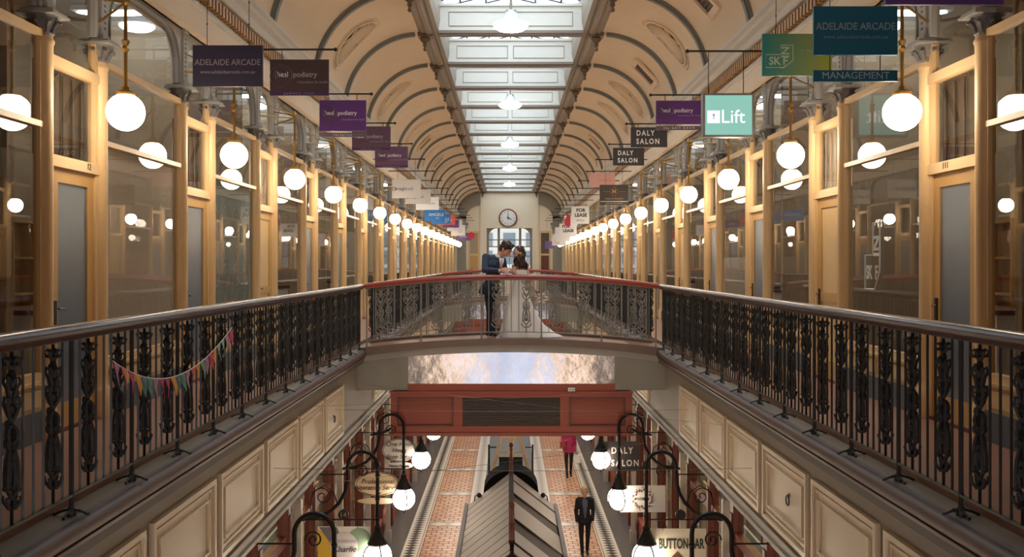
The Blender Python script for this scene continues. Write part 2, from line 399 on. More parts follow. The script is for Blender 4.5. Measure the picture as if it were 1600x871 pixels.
# ---- skylight beams and glass
g = MB().box((-1.66, -0.05, 6.80), (1.66, 0.05, 7.40))
g.box((-1.66, -0.09, 7.38), (1.66, 0.09, 7.44))
fr = MB()
for x0, x1 in ((-1.42, -0.07), (0.07, 1.42)):
    fr.box((x0, -0.062, 6.92), (x1, -0.05, 6.935)); fr.box((x0, -0.062, 7.24), (x1, -0.05, 7.255))
    fr.box((x0, -0.062, 6.93), (x0+0.012, -0.05, 7.245)); fr.box((x1-0.012, -0.062, 6.93), (x1, -0.05, 7.245))
first = None
for k in range(-2, 15):
    y = 22.0+k*P
    if first is None:
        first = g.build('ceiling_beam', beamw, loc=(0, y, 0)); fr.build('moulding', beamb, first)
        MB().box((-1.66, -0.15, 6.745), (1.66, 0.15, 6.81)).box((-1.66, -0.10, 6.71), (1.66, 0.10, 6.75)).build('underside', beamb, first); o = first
    else:
        o = share(first, None, (0, y, 0))
        for ch in list(first.children): share(ch, o)
    o['kind'] = 'structure'; o['label'] = '%s white panelled beam across the skylight' % ORD[k+2]; o['group'] = 'skylight beams'
g = MB()
for s in (-1, 1): g.prism([(s*1.78, 7.62), (0, 8.05), (0, 8.062), (s*1.78, 7.632)], 'y', SKY0, YEND)
gl = struct('window_40', g, sky_m, label='ridged glass of the long skylight')
g = MB(); y = SKY0
while y < YEND:
    for s in (-1, 1): g.tube([(s*1.78, y, 7.60), (0, y, 8.03)], 0.018, 4)
    y += 0.57
for x in (-1.2, -0.6, 0, 0.6, 1.2): g.box((x-0.02, SKY0, 8.0-abs(x)*0.245), (x+0.02, YEND, 8.06-abs(x)*0.245))
b_ = g.build('glazing_bar', iron, gl); b_['kind'] = 'stuff'
struct('ceiling', MB().box((-1.8, Y0, 7.5), (1.8, SKY0, 7.7)), vault, label='unseen plaster ceiling added before the skylight to darken the foreground')  # unseen cover, added to keep skylight off the foreground
g = MB().box((-7.5, Y0-0.2, GZ), (-2.5, Y0, 8)).box((2.5, Y0-0.2, GZ), (7.5, Y0, 8)).box((-2.5, Y0-0.2, -0.3), (2.5, Y0, 8)).box((-2.5, Y0-0.2, GZ), (2.5, Y0, GZ+0.3))
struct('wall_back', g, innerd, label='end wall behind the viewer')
g = MB()
for x in (-2.45, -1.3, -0.05, 1.2, 2.35): g.box((x, Y0-0.12, GZ+0.3), (x+0.1, Y0-0.02, -0.3))
for z in (GZ+0.3, -3.0, -0.42): g.box((-2.5, Y0-0.12, z), (2.5, Y0-0.02, z+0.1))
o = struct('window_42', g, redd, label='unseen glazed entrance added behind the viewer for the metal panel to reflect'); MB().box((-2.5, Y0-0.08, GZ+0.3), (2.5, Y0-0.07, -0.3)).build('pane', entr, o)  # unseen opening, added so the bridge's metal panel mirrors daylight
for s in (-1, 1):
    o = empty('added_glow_case', (s*2.25, Y0+0.1, -4.9)); tag(o, 'unseen glowing case added on the %s of the entrance for warm reflections' % SIDE[s], 'display case')  # added glow out of view; gives the metal panel its warm streaks
    MB().box((-0.55, -0.1, 0), (0.55, 0.25, 4.2)).build('casing', redd, o); MB().box((-0.42, 0.25, 0.2), (0.42, 0.26, 4.0)).build('lit_face', emit('added_warm_glow_'+SIDE[s], (255, 206, 150), 5.0), o)
# ---- far end wall
EW = MB()
EW.box((-2.1, YEND, GZ), (-1.66, YEND+0.3, 8)); EW.box((1.66, YEND, GZ), (2.1, YEND+0.3, 8)); EW.box((-1.66, YEND, 4.15), (1.66, YEND+0.3, 8)); EW.box((-1.66, YEND, GZ), (1.66, YEND+0.3, 0.3))
FB = MB().box((-9, 80, GZ), (9, 80.5, 14))
fb = empty('building', (0, 80, GZ)); tag(fb, 'pale office facade seen through the end window behind the couple', 'building')
MB().box((-9, 0, 0), (9, 0.5, 22)).build('facade', mat('pale_street_facade', (150, 146, 142), 0.8), fb)
for i in range(9):
    for j in range(7):
        MB().box((-7.6+i*1.9-0.5, -0.05, 1.0+j*1.5), (-7.6+i*1.9+0.5, 0.02, 2.1+j*1.5)).build('window', mat('dark_street_window', (84, 92, 100), 0.2), fb)
struct('wall_far', EW, endw, label='cream end wall with clock and big window')
struct('trim_10', MB().box((-2.12, YEND-0.08, -0.1), (-1.92, YEND, 6.9)).box((1.92, YEND-0.08, -0.1), (2.12, YEND, 6.9)).box((-1.72, YEND-0.05, 4.1), (1.72, YEND, 4.28)), endw)
for s in (-1, 1):
    g = MB().box((s*2.1, YEND, GZ), (s*7.4, YEND+0.3, 8)); o = struct('wall_far', g, endw, label='%s part of the far end wall' % SIDE[s])
    # grey arch band following the vault and inner arch
    n = 14
    a = [(s*(2.1+1.70*sin(pi/2*i/n)), 4.95+1.70*cos(pi/2*i/n)) for i in range(n+1)]; bq = [(s*(2.1+1.05*sin(pi/2*i/n)), 4.75+1.05*cos(pi/2*i/n)) for i in range(n, -1, -1)]
    g = MB().prism(a+bq, 'y', YEND-0.10, YEND)
    g.box((s*3.15, YEND-0.10, 0), (s*3.80, YEND, 4.96)); g.box((s*3.0, YEND-0.16, 4.30), (s*3.86, YEND, 4.50)); g.box((s*3.05, YEND-0.13, 4.1), (s*3.84, YEND, 4.16))
    g.box((s*3.25, YEND-0.12, 0.4), (s*3.7, YEND-0.10, 2.0)); g.box((s*3.25, YEND-0.12, 2.3), (s*3.7, YEND-0.10, 3.9))
    struct('trim_11', g, greyw, label='grey arch and pier at the far %s' % SIDE[s])
    dr = MB().box((s*2.18, YEND-0.04, 0), (s*3.0, YEND, 3.9)).build('door_%d' % (40 if s < 0 else 41), wood); dr['kind'] = 'structure'
    dr['label'] = 'tan framed doorway at the far end on the %s' % SIDE[s]
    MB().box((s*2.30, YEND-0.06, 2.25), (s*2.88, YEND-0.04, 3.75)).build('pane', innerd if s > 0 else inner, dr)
    MB().box((s*2.30, YEND-0.06, 0.4), (s*2.88, YEND-0.04, 2.1)).build('panel', redd if s > 0 else wood_d, dr)
# end window
wf = MB(); X0, X1 = -1.66, 1.66
wf.box((X0, YEND+0.05, 0.3), (X0+0.16, YEND+0.2, 4.15)); wf.box((X1-0.16, YEND+0.05, 0.3), (X1, YEND+0.2, 4.15))
for x in (-0.78, 0.78): wf.box((x-0.09, YEND+0.05, 0.3), (x+0.09, YEND+0.2, 4.15))
for z in (0.3, 1.15, 2.05, 2.75, 3.25): wf.box((X0, YEND+0.06, z-0.035), (X1, YEND+0.19, z+0.035))
wf.box((X0, YEND+0.05, 4.08), (X1, YEND+0.2, 4.15)); wf.box((-0.02, YEND+0.08, 0.3), (0.02, YEND+0.16, 2.05))
for s in (-1, 1):   # curved haunches of the outer lights
    pts = [(s*(0.87+0.63*sin(pi/2*i/8)), 3.5+0.60*cos(pi/2*i/8)) for i in range(9)]
    wf.prism(pts+[(s*1.5, 4.12), (s*0.87, 4.12)], 'y', YEND+0.06, YEND+0.18)
wfo = struct('window_41', wf, mat('brown_grey_window_frame', (140, 122, 106), 0.5), label='three-light window with arched corners in the end wall')
MB().box((X0, YEND+0.12, 0.3), (X1, YEND+0.13, 4.12)).build('pane', glass('end_window_glass', 1.5, (0.95, 0.97, 0.97)), wfo)
# ================================================================== FOOTBRIDGES
def zd(x, base=-0.05, rise=0.17): return base+rise*(1-(x/2.72)**2)
def arch_strip(g, top, bot, y0, y1, x1=2.72, n=20):
    xs = [-x1+2*x1*i/n for i in range(n+1)]
    g.prism([(x, bot(x)) for x in xs]+[(x, top(x)) for x in reversed(xs)], 'y', y0, y1)
def sweep(g, prof, zf, x0, x1, n=24):
    rings = [[(x0+(x1-x0)*i/n, py, zf(x0+(x1-x0)*i/n)+pz) for py, pz in prof] for i in range(n+1)]
    g.loft(rings)
railprof = [(-0.045,-0.060),(0.045,-0.060),(0.048,-0.034),(0.062,-0.026),(0.068,-0.008),(0.058,0.012),(0.034,0.026),(0.0,0.031),(-0.034,0.026),(-0.058,0.012),(-0.068,-0.008),(-0.062,-0.026),(-0.048,-0.034)]
def make_bridge():
    b = empty('footbridge', (0, BY, 0))
    g = MB(); arch_strip(g, lambda x: zd(x), lambda x: zd(x)-0.10, 0.06, BD-0.06, 2.86); g.build('deck', carpet, b)
    for y0, y1 in ((-0.06, 0.14), (BD-0.14, BD+0.06)):
        g = MB(); t = 0.02 if y0 < 0 else 0.05
        arch_strip(g, lambda x: zd(x)+t, lambda x: zd(x)-0.10-0.04*(x/2.72)**2, y0, y1); g.build('kerb', nosm, b)
    for y0, y1 in ((0.0, 0.08), (BD-0.08, BD)):
        g = MB(); arch_strip(g, lambda x: zd(x)-0.09, lambda x: zd(x)-0.235+0.0*x, y0, y1); g.build('fascia', pilm, b)
        g = MB(); g.box((-1.88, y0+0.03, -0.70), (1.88, y1-0.03, -0.02)); g.build('metal_panel', foil, b)
    for s in (-1, 1): MB().box((s*1.865, 0.01, -0.80), (s*2.79, BD-0.01, -0.15)).build('pier', mat('grey_beige_pier', (150, 144, 130), 0.5), b)
    return b
def make_box():
    r = empty('bulkhead', (0, BY, 0))
    g = MB().box((-1.875, 0.0, -0.84), (1.875, BD, -0.69)); g.build('upper_rail', redp, r)
    g = MB().box((-2.17, 0.02, -1.60), (2.17, BD-0.02, -0.83))
    for z0, z1 in ((-0.93, -0.815), (-1.55, -1.44)): g.box((-2.18, -0.04, z0), (2.18, 0.04, z1))
    g.box((-2.20, -0.06, -1.62), (2.20, 0.06, -1.56)); g.box((-2.20, -0.05, -0.845), (2.20, 0.06, -0.815))
    for x0, x1 in ((-2.18, -2.06), (-1.04, -0.88), (0.88, 1.04), (2.06, 2.18)): g.box((x0, -0.035, -1.45), (x1, 0.04, -0.92))
    g.build('casing', redp, r)
    g = MB().box((-0.88, 0.0, -1.44), (0.88, 0.018, -0.93)); v = g.build('vent', black, r)
    g = MB()
    for i in range(14): z = -1.42+i*0.036; g.add([(-0.88, -0.02, z), (0.88, -0.02, z), (0.88, 0.012, z+0.022), (-0.88, 0.012, z+0.022), (-0.88, -0.02, z-0.004), (0.88, -0.02, z-0.004), (0.88, 0.012, z+0.018), (-0.88, 0.012, z+0.018)], [(0,1,2,3),(4,7,6,5),(0,4,5,1),(3,2,6,7)])
    g.build('louvre', mat('bronze_louvre', (112, 94, 80), 0.4, metal=0.5), v)
    for s in (-1, 1):
        g = MB()
        for z0, z1 in ((-0.945, -0.92), (-1.45, -1.425)): g.box((min(s*1.04, s*2.06), -0.05, z0), (max(s*1.04, s*2.06), -0.0, z1))
        for x in (1.04, 2.035): g.box((s*x, -0.05, -1.45), (s*(x+0.025), 0.0, -0.92))
        g.build('moulding', redd, r)
    return r
br1 = tag(make_bridge(), 'arched footbridge carrying the bride and groom', 'footbridge', 'footbridges across the arcade')
bx1 = tag(make_box(), 'terracotta panelled bulkhead with louvred vent, under the footbridge of the couple', 'bulkhead', 'bulkheads under the footbridges')
dup(br1, (0, BRIDGES[1], 0), label='second arched footbridge farther down the arcade, behind the couple')
dup(bx1, (0, BRIDGES[1], 0), label='small-looking terracotta bulkhead under the farther footbridge, seen through the railing')
sw = empty('junction_box', (1.085, BY, -0.79)); tag(sw, 'small white junction box on top of the terracotta bulkhead', 'electrical box')
MB().bevbox((-0.065, -0.05, -0.04), (0.065, 0.0, 0.04), 0.01).build('casing', white, sw)
for q_ in (-0.04, 0.012): MB().box((q_, -0.055, -0.006), (q_+0.028, -0.05, 0.012)).build('switch', iron_b, sw)

# ================================================================== RAILINGS
def arcpts(c, r, a0, a1, n=8):
    return [(c[0]+r[0]*cos(radians(a0+(a1-a0)*i/n)), c[1]+r[1]*sin(radians(a0+(a1-a0)*i/n))) for i in range(n+1)]
def scroll2d():
    C = []
    for s in (-1, 1):
        C.append([(0, .11), (s*.35, .10), (s*.8, .135), (s*1.0, .175), (s*.82, .165)])
        C.append([(0, .15), (s*.45, .20), (s*.85, .215), (s*.6, .235), (s*.25, .225), (0, .27)])
        C.append([(s*.70, .20), (s*.72, .30), (s*.62, .38), (s*.35, .435), (0, .45)])
        C.append([(s*.30, .22), (s*.34, .30), (s*.20, .37), (0, .39)])
        C.append(arcpts((s*.45, .475), (.22, .024), 0, 360, 8))
        C.append([(0, .60), (s*.45, .645), (s*.80, .70), (s*.72, .745), (s*.40, .74), (s*.35, .71), (s*.52, .70)])
        C.append([(0, .66), (s*.25, .72), (s*.55, .80), (s*.85, .83), (s*.70, .865), (s*.35, .85), (0, .80)])
        C.append([(0, .89), (s*.3, .93), (s*.8, .935), (s*1.0, .965), (s*.6, .975), (s*.2, .95)])
    C.append(arcpts((0, .53), (.62, .052), 0, 360, 12)); C.append(arcpts((0, .53), (.22, .022), 0, 360, 8))
    C.append([(0, -.01), (0, .16)]); C.append([(0, .78), (0, 1.01)]); C.append([(0, .27), (0, .48)]); C.append([(0, .58), (0, .68)])
    return C
def ornate(g, w_, h, r, plane=0, dy=0.0):
    for c in scroll2d():
        pts = [((u*w_, 0, v*h) if plane == 0 else (0, u*w_, v*h)) for u, v in c]
        g.tube(pts, r, 4)
    for u, v in ((0, .53), (0, .40), (0, .25), (0, .70), (0, .88)):
        g.ball((0, 0, v*h), (r*2.2, r*2.2, r*3.4), 6, 4)
    return g
# -- bridge railing along X : mesh pieces
o2 = ornate(MB(), 0.090, 0.96, 0.0105)
br_orn = o2; SP = 1.09
def bridge_rail(y, label, red=railr, grp='footbridge railings', dens=True):
    r = empty('bridge_railing', (0, y, 0))
    zf = lambda x: zd(x)
    g = MB(); sweep(g, railprof, lambda x: zd(x)+1.14, -2.66, 2.66); g.build('handrail', red, r, smooth=True)
    g = MB(); sweep(g, [(-0.012,-0.008),(0.012,-0.008),(0.012,0.008),(-0.012,0.008)], lambda x: zd(x)+0.13, -2.62, 2.62); sweep(g, [(-0.02,-0.006),(0.02,-0.006),(0.02,0.006),(-0.02,0.006)], lambda x: zd(x)+1.075, -2.66, 2.66); g.build('bottom_rail', iron_b, r)
    po = pl = on = None
    xs = [-2.725, -1.635, -0.545, 0.545, 1.635, 2.725]
    xs[0] = -2.62; xs[-1] = 2.62
    for i, x in enumerate(xs):
        if po is None: po = MB().tube([(0,0,0),(0,0,1.08)], 0.014, 8).lathe([(0.03,0),(0.028,0.03),(0.016,0.05)], n=8).build('post', iron_b, r, loc=(x, 0, zd(x)))
        else: share(po, r, (x, 0, zd(x)))
    for i in range(5):
        a, b_ = xs[i], xs[i+1]
        for j in range(1, 8):
            x = a+(b_-a)*j/8
            if j in (2, 6):
                if on is None: on = br_orn.build('ornate_baluster', iron_b, r, loc=(x, 0, zd(x)+0.12))
                else: share(on, r, (x, 0, zd(x)+0.12))
            else:
                if pl is None: pl = MB().tube([(0,0,0),(0,0,0.95)], 0.0075, 6).build('baluster', iron_b, r, loc=(x, 0, zd(x)+0.13))
                else: share(pl, r, (x, 0, zd(x)+0.13))
    return tag(r, label, 'railing', grp)
bridge_rail(BY+0.06, 'red-topped scrollwork railing the couple lean on, near side of their footbridge')
bridge_rail(BY+BD-0.06, 'scrollwork railing on the far side of the couple\'s footbridge, behind them')
bridge_rail(BRIDGES[1]+0.06, 'near railing of the second footbridge, beyond the couple')
bridge_rail(BRIDGES[1]+BD-0.06, 'far railing of the second footbridge, beyond the couple')
# -- gallery railings along Y
g_orn = ornate(ornate(MB(), 0.055, 0.93, 0.010), 0.050, 0.93, 0.010, 1)
for i in range(9):
    q = i*1.9; g_orn.ball((0.024*cos(q), 0.024*sin(q), 0.12+i*0.085), (0.016, 0.016, 0.028), 6, 4)
gp = {}
def gpiece(name, mb, m, r, loc):
    if name not in gp: gp[name] = mb().build(name, m, r, loc=loc)
    else: share(gp[name], r, loc)
def post_mb():
    g = MB().tube([(0,0,-0.06),(0,0,1.05)], 0.016, 6)
    g.lathe([(0.03,-0.06),(0.028,-0.03),(0.018,0.0)], n=8)
    for a in (0, pi/2): g.tube([(-0.10*cos(a), -0.10*sin(a), -0.05), (-0.07*cos(a), -0.07*sin(a), -0.035), (0, 0, -0.015), (0.07*cos(a), 0.07*sin(a), -0.035), (0.10*cos(a), 0.10*sin(a), -0.05)], 0.008, 5)
    for q in range(4): g.ball((0.105*cos(q*pi/2), 0.105*sin(q*pi/2), -0.050), 0.011, 6, 4)
    return g
def gallery_rail(s, ya, yb, y_post0, label, detail=True):
    x = s*RX; r = empty('gallery_railing', (x, ya, 0))
    pr = [(a*0.95, b+1.085) for a, b in railprof]
    MB().prism([(a, b) for a, b in pr], 'y', 0, yb-ya).build('handrail', railw, r, smooth=True)
    MB().box((-0.012, 0, 0.058), (0.012, yb-ya, 0.074)).box((-0.02, 0, 1.015), (0.02, yb-ya, 1.028)).build('bottom_rail', iron, r)
    sp = 0.94; y = y_post0; st = MB()
    while y-sp > ya: y -= sp
    ys = [y]
    while ys[-1]+sp <= yb+0.05: ys.append(ys[-1]+sp)
    for yy in ys:
        if yy < ya or yy > yb: continue
        if detail: gpiece('post', post_mb, iron, r, (0, yy-ya, 0))
        else: st.tube([(0, yy-ya, -0.06), (0, yy-ya, 1.02)], 0.016, 4)
    for yy in [ys[0]-sp]+ys:
        for j in range(1, 8):
            q = yy+sp*j/8
            if q < ya or q > yb: continue
            if detail:
                if j in (2, 6): gpiece('ornate_baluster', lambda: g_orn, iron, r, (0, q-ya, 0.07))
                else: gpiece('baluster', lambda: MB().tube([(0,0,0),(0,0,0.95)], 0.0085, 5), iron, r, (0, q-ya, 0.07))
            else: st.tube([(0, q-ya, 0.07), (0, q-ya, 1.02)], 0.03 if j in (2, 6) else 0.0085, 4)
    if not detail: o = st.build('balusters', iron, r); o['kind'] = 'stuff'
    return tag(r, label, 'railing', 'gallery railings')
for s in (-1, 1):
    sd = SIDE[s]; far = 'with bunting tied to it' if s < 0 else 'without bunting'
    gallery_rail(s, 2.9 if s < 0 else 2.9, BY+0.03, 5.87, 'near dark iron %s gallery railing with brown handrail, %s' % (sd, far))
    gallery_rail(s, BY+BD, BRIDGES[1], BY+BD+0.3, '%s gallery railing between the two footbridges' % sd)
    gallery_rail(s, BRIDGES[1]+BD, YEND-0.2, BRIDGES[1]+BD+0.3, '%s gallery railing beyond the second footbridge' % sd, False)

# ================================================================== SHOPFRONT COLUMNS
def make_column():
    r = empty('shopfront_column', (WX, 0, 0))
    g = MB().lathe([(0.105,0),(0.105,0.26),(0.095,0.28),(0.082,0.31),(0.078,0.36),(0.078,3.34),(0.088,3.36),(0.088,3.38),(0.074,3.40),(0.074,3.43)], n=14)
    g.build('shaft', wood, r, smooth=True)
    g = MB().lathe([(0.074,3.42),(0.085,3.44),(0.082,3.47),(0.105,3.52),(0.125,3.57),(0.14,3.585)], n=12)
    for q in range(8):
        a = q*pi/4
        g.tube([(0.078*cos(a), 0.078*sin(a), 3.44), (0.10*cos(a), 0.10*sin(a), 3.50), (0.135*cos(a), 0.135*sin(a), 3.535), (0.15*cos(a), 0.15*sin(a), 3.515)], [0.018, 0.022, 0.018, 0.012], 5)
        a += pi/8; g.ball((0.10*cos(a), 0.10*sin(a), 3.555), 0.024, 6, 4)
    g.build('capital', capm, r)
    g = MB().box((-0.155, -0.155, 3.585), (0.155, 0.155, 3.605)).box((-0.14, -0.14, 3.60), (0.14, 0.14, 3.63)); g.build('abacus', pilm, r)
    g = MB().box((-0.055, -0.065, 3.63), (0.07, 0.065, 4.33)); g.box((-0.07, -0.075, 3.63), (0.07, 0.075, 3.69)); g.box((-0.075, -0.08, 4.26), (0.07, 0.08, 4.32))
    o = g.build('pilaster', pilm, r)
    g = MB()
    for i in range(9): g.box((-0.06, -0.02, 3.74+i*0.055), (-0.05, 0.02, 3.765+i*0.055))
    g.build('inlay', capm, o); return r
col0 = None
for s in (-1, 1):
    for k in range(-1, 18):
        for j, off in enumerate((8.16, 9.27)):
            y = off+k*P
            if y > YEND: continue
            i = (k+1)*2+j
            lab = 'tan column with grey capital on the %s gallery, %s the %s door' % (SIDE[s], 'just before' if j == 0 else 'just past', ORD[k+1])
            if col0 is None: col0 = make_column(); c = col0
            else: c = dup(col0, (0, 0, 0))
            c.location = (s*WX, y, 0); c.rotation_euler = (0, 0, 0 if s > 0 else pi)
            tag(c, lab, 'column', 'shopfront columns')
# ================================================================== WINDOW AND DOOR BAYS
def spandrel(hw, oh, r, top=4.25):
    pts = [(-hw, 3.64), (-oh, 3.64)]+[(-oh+r-r*cos(radians(a)), top-r+r*sin(radians(a))) for a in range(0, 91, 15)]
    pts += [(oh-r+r*sin(radians(a)), top-r+r*cos(radians(a))) for a in range(0, 91, 15)]+[(oh, 3.64), (hw, 3.64), (hw, 4.34), (-hw, 4.34)]
    return pts
def make_window():
    r = empty('window_1', (WX, 0, 0)); h = 1.155-0.07
    g = MB()
    for z0, z1 in ((0.50, 0.57), (2.635, 2.685), (3.40, 3.46)): g.box((-0.03, -h, z0), (0.04, h, z1))
    for y in (-h, h): g.box((-0.02, y-0.025, 0.5), (0.04, y+0.025, 3.62))
    g.build('frame', wood, r)
    MB().box((0.012, -h, 0.5), (0.02, h, 4.33)).build('pane', pane_m, r)
    g = MB().box((-0.03, -h, 0.25), (0.06, h, 0.50)); g.box((-0.06, -h, 0.47), (0.06, h, 0.50))
    for i in range(2): g.box((-0.045, -h+0.06+i*h, 0.29), (-0.03, -0.06+i*h, 0.43))
    g.build('riser', riser, r)
    MB().box((-0.05, -h, 0.0), (0.06, h, 0.25)).build('plinth', plinth, r)
    g = MB().prism(spandrel(1.155, 1.0, 0.42), 'x', -0.03, 0.05); a = g.build('arch_frame', pilm, r)
    q = [(y, z) for y, z in spandrel(1.155, 1.0, 0.42)][1:-3]
    MB().tube([(-0.035, y, z) for y, z in q], 0.014, 5).build('arch_moulding', iron_b, a)
    return r
def make_door(style):
    r = empty('door_1', (WX, 0, 0)); h = 0.555-0.07
    g = MB()
    for y0, y1 in ((-h, -h+0.06), (h-0.06, h)): g.box((-0.02, y0, 0), (0.05, y1, 3.62))
    g.box((-0.035, -h, 2.33), (0.05, h, 2.43)); g.box((-0.035, -h, 3.20), (0.05, h, 3.29)); g.build('door_frame', wood, r)
    w0 = h-0.06
    g = MB(); st = 0.13
    for y0, y1 in ((-w0, -w0+st), (w0-st, w0)): g.box((-0.0, y0, 0.02), (0.045, y1, 2.33))
    g.box((0, -w0+st, 0.02), (0.045, w0-st, 0.25)); g.box((0, -w0+st, 2.20), (0.045, w0-st, 2.33)); 
    if style == 1: g.box((0, -w0+st, 1.0), (0.045, w0-st, 1.12))
    lf = g.build('door_leaf', wood_d, r)
    MB().box((0.015, -w0+st, 0.25), (0.03, w0-st, 2.20)).build('panel', [mat('grey_blue_door_panel', (112, 120, 128), 0.3), mat('cream_door_panel', (222, 186, 130), 0.5)][style], lf)
    MB().box((-0.012, w0-0.09, 0.95), (0.0, w0-0.04, 1.16)).tube([(-0.03, w0-0.065, 1.09), (-0.045, w0-0.065, 1.09), (-0.045, w0-0.16, 1.09)], 0.008, 5).build('handle', black, lf)
    MB().box((0.018, -h, 2.43), (0.026, h, 4.33)).build('pane', pane_m, r)
    g = MB()
    for i in range(5): y = -w0+0.05+i*(2*w0-0.1)/4; g.tube([(0.09, y, 2.45), (0.09, y, 3.18)], 0.012, 5)
    g.box((0.12, -h, 2.43), (0.13, h, 3.25)); g.build('blind', [innerd, frost][style], r)
    MB().prism(spandrel(0.555, 0.40, 0.30), 'x', -0.03, 0.05).build('arch_frame', pilm, r)
    MB().box((-0.03, -h, 0.0), (0.06, h, 0.03)).build('threshold', redd, r)
    return r
w0_ = make_window(); d0 = make_door(0); d1 = make_door(1); first_used = [False, False, False]; wn = dn = 0
films = {(-1, 0): (frost, 2.62), (-1, 1): (film('grey_green_film', (196, 208, 204)), 2.62), (1, 2): (frost, 1.6), (1, 6): (mat('pink_film', (214, 168, 156), 0.5), 1.9), (-1, 4): (innerc, 2.3), (-1, 9): (frost, 1.8), (1, 9): (frost, 2.6)}
for s in (-1, 1):
    for k in range(-1, 18):
        wn += 1; rz = 0 if s > 0 else pi
        y = WINY+k*P
        r = w0_ if not first_used[0] else dup(w0_, (0, 0, 0)); first_used[0] = True
        r.name = 'window_%d' % wn; r.location = (s*WX, y, 0); r.rotation_euler = (0, 0, rz)
        r['kind'] = 'structure'; r['label'] = '%s wide shop window along the %s gallery' % (ORD[k+1], SIDE[s]); r['group'] = 'gallery shop windows'
        if (s, k) in films:
            m_, zt = films[(s, k)]
            MB().box((0.05, -1.08, 0.52), (0.06, 1.08, zt)).build('window_film', m_, r)
        if (s, k) == (-1, 1):
            g = MB()
            for a in (-0.75, -0.25, 0.25, 0.75):
                for zc, R in ((2.1, .22), (1.65, .16), (1.3, .2), (0.95, .12)): g.tube([(0.047, a+R*(1-i/30)*cos(i*.5), zc+R*(1-i/30)*sin(i*.5)) for i in range(24)], 0.008, 4)
            g.build('scroll_pattern', frost, r)
        dn += 1; y = DOORY+k*P
        st = 1 if (s, k) in ((1, 1), (-1, 2), (1, 4), (-1, 5), (1, 6), (-1, 8), (1, 9), (-1, 11), (1, 12)) else 0
        base = (d0, d1)[st]
        r = base if not first_used[1+st] else dup(base, (0, 0, 0)); first_used[1+st] = True
        r.name = 'door_%d' % dn; r.location = (s*WX, y, 0); r.rotation_euler = (0, 0, rz)
        r['kind'] = 'structure'; r['label'] = '%s shop door along the %s gallery' % (ORD[k+1], SIDE[s]); r['group'] = 'gallery shop doors'
        if (s, k) == (-1, 0): text('12', 0.085, black, r, -0.037, -0.25, 2.385, rz=-pi/2, name='door_number')
        if (s, k) == (1, 0): text('111', 0.085, black, r, -0.037, 0.1, 2.385, rz=-pi/2, name='door_number')
# ================================================================== GLOBE LAMPS OF THE GALLERIES
def make_lamp():
    r = empty('globe_lamp', (0, 0, 0))
    MB().ball((3.5, 0, 2.85), 0.168, 24, 14).build('globe', globe, r, smooth=True)
    MB().lathe([(0.03,0.06),(0.035,0.03),(0.075,0.02),(0.085,0.0),(0.08,-0.02)], (3.5, 0, 3.02), 12).build('globe_cap', brass, r, smooth=True)
    g = MB().tube([(3.5, 0, 3.03), (3.5, 0, 3.90)], 0.017, 8).lathe([(0.018,-0.06),(0.036,-0.03),(0.02,0.0),(0.04,0.04),(0.018,0.06)], (3.5, 0, 3.45), 8)
    g.lathe([(0.018,-0.05),(0.034,-0.02),(0.034,0.03),(0.012,0.08),(0.0,0.1)], (3.5, 0, 3.86), 8); g.build('rod', brass, r, smooth=True)
    for q in (-1, 1):
        g = MB().tube([(3.5, 0, 3.84), (3.96, q*0.53, 3.80)], 0.013, 6).tube([(3.5, 0, 3.88), (3.96, q*0.53, 4.02)], 0.010, 6); g.build('bracket_arm', brass, r)
    return r
l0 = make_lamp(); first = True
for s in (-1, 1):
    for k in range(0, 18):
        c = l0 if first else dup(l0, (0, 0, 0)); first = False
        c.location = (0, DOORY-0.06+k*P, 0); c.rotation_euler = (0, 0, 0 if s > 0 else pi)
        if s < 0: c.location = (0, DOORY-0.06+k*P, 0)
        tag(c, 'glowing globe lamp on a brass bracket, %s from the near end of the %s gallery' % (ORD[k], SIDE[s]), 'lamp', 'brass globe lamps along the galleries')
# pendant lamps
def make_pendant():
    r = empty('pendant_lamp', (0, 0, 6.55))
    MB().lathe([(0.36,-0.02),(0.39,0.0),(0.37,0.03),(0.20,0.10)], n=24).build('shade_rim', white, r, smooth=True)
    MB().lathe([(0.0,-0.15),(0.15,-0.14),(0.28,-0.11),(0.355,-0.06),(0.37,-0.03)], n=24).build('diffuser', pend, r, smooth=True)
    MB().lathe([(0.19,0.09),(0.15,0.18),(0.12,0.27),(0.12,0.30),(0.06,0.32)], n=16).build('housing', mat('brushed_aluminium', (190, 192, 194), 0.3, metal=0.8), r, smooth=True)
    MB().tube([(0, 0, 0.3), (0, 0, 1.40)], 0.03, 8).build('stem', iron_b, r); return r
p0 = make_pendant()
for i in range(5):
    c = p0 if i == 0 else dup(p0, (0, 0, 0)); c.location = (0, 20.6+3*P*i, 6.62)
    tag(c, 'white industrial pendant lamp under the skylight, %s from the near end' % ORD[i], 'lamp', 'pendant lamps down the skylight')
# tubes inside shops
f0 = None
for s in (-1, 1):
    for k in range(0, 18, 1):
        y = WINY+k*P
        if f0 is None:
            f0 = empty('ceiling_light', (0, 0, 0)); MB().box((-0.62, -0.12, 0.03), (0.62, 0.12, 0.10)).build('housing', white, f0)
            MB().ball((0, 0, 0.02), (0.58, 0.10, 0.045), 12, 6).build('diffuser', fluo, f0, smooth=True); c = f0
        else: c = dup(f0, (0, 0, 0))
        c.location = (s*(5.4+0.3*(k % 2)), y, 5.09)
        tag(c, 'white tube light in the shop behind the %s window of the %s gallery' % (ORD[k+1], SIDE[s]), 'ceiling light', 'tube lights inside the gallery shops')
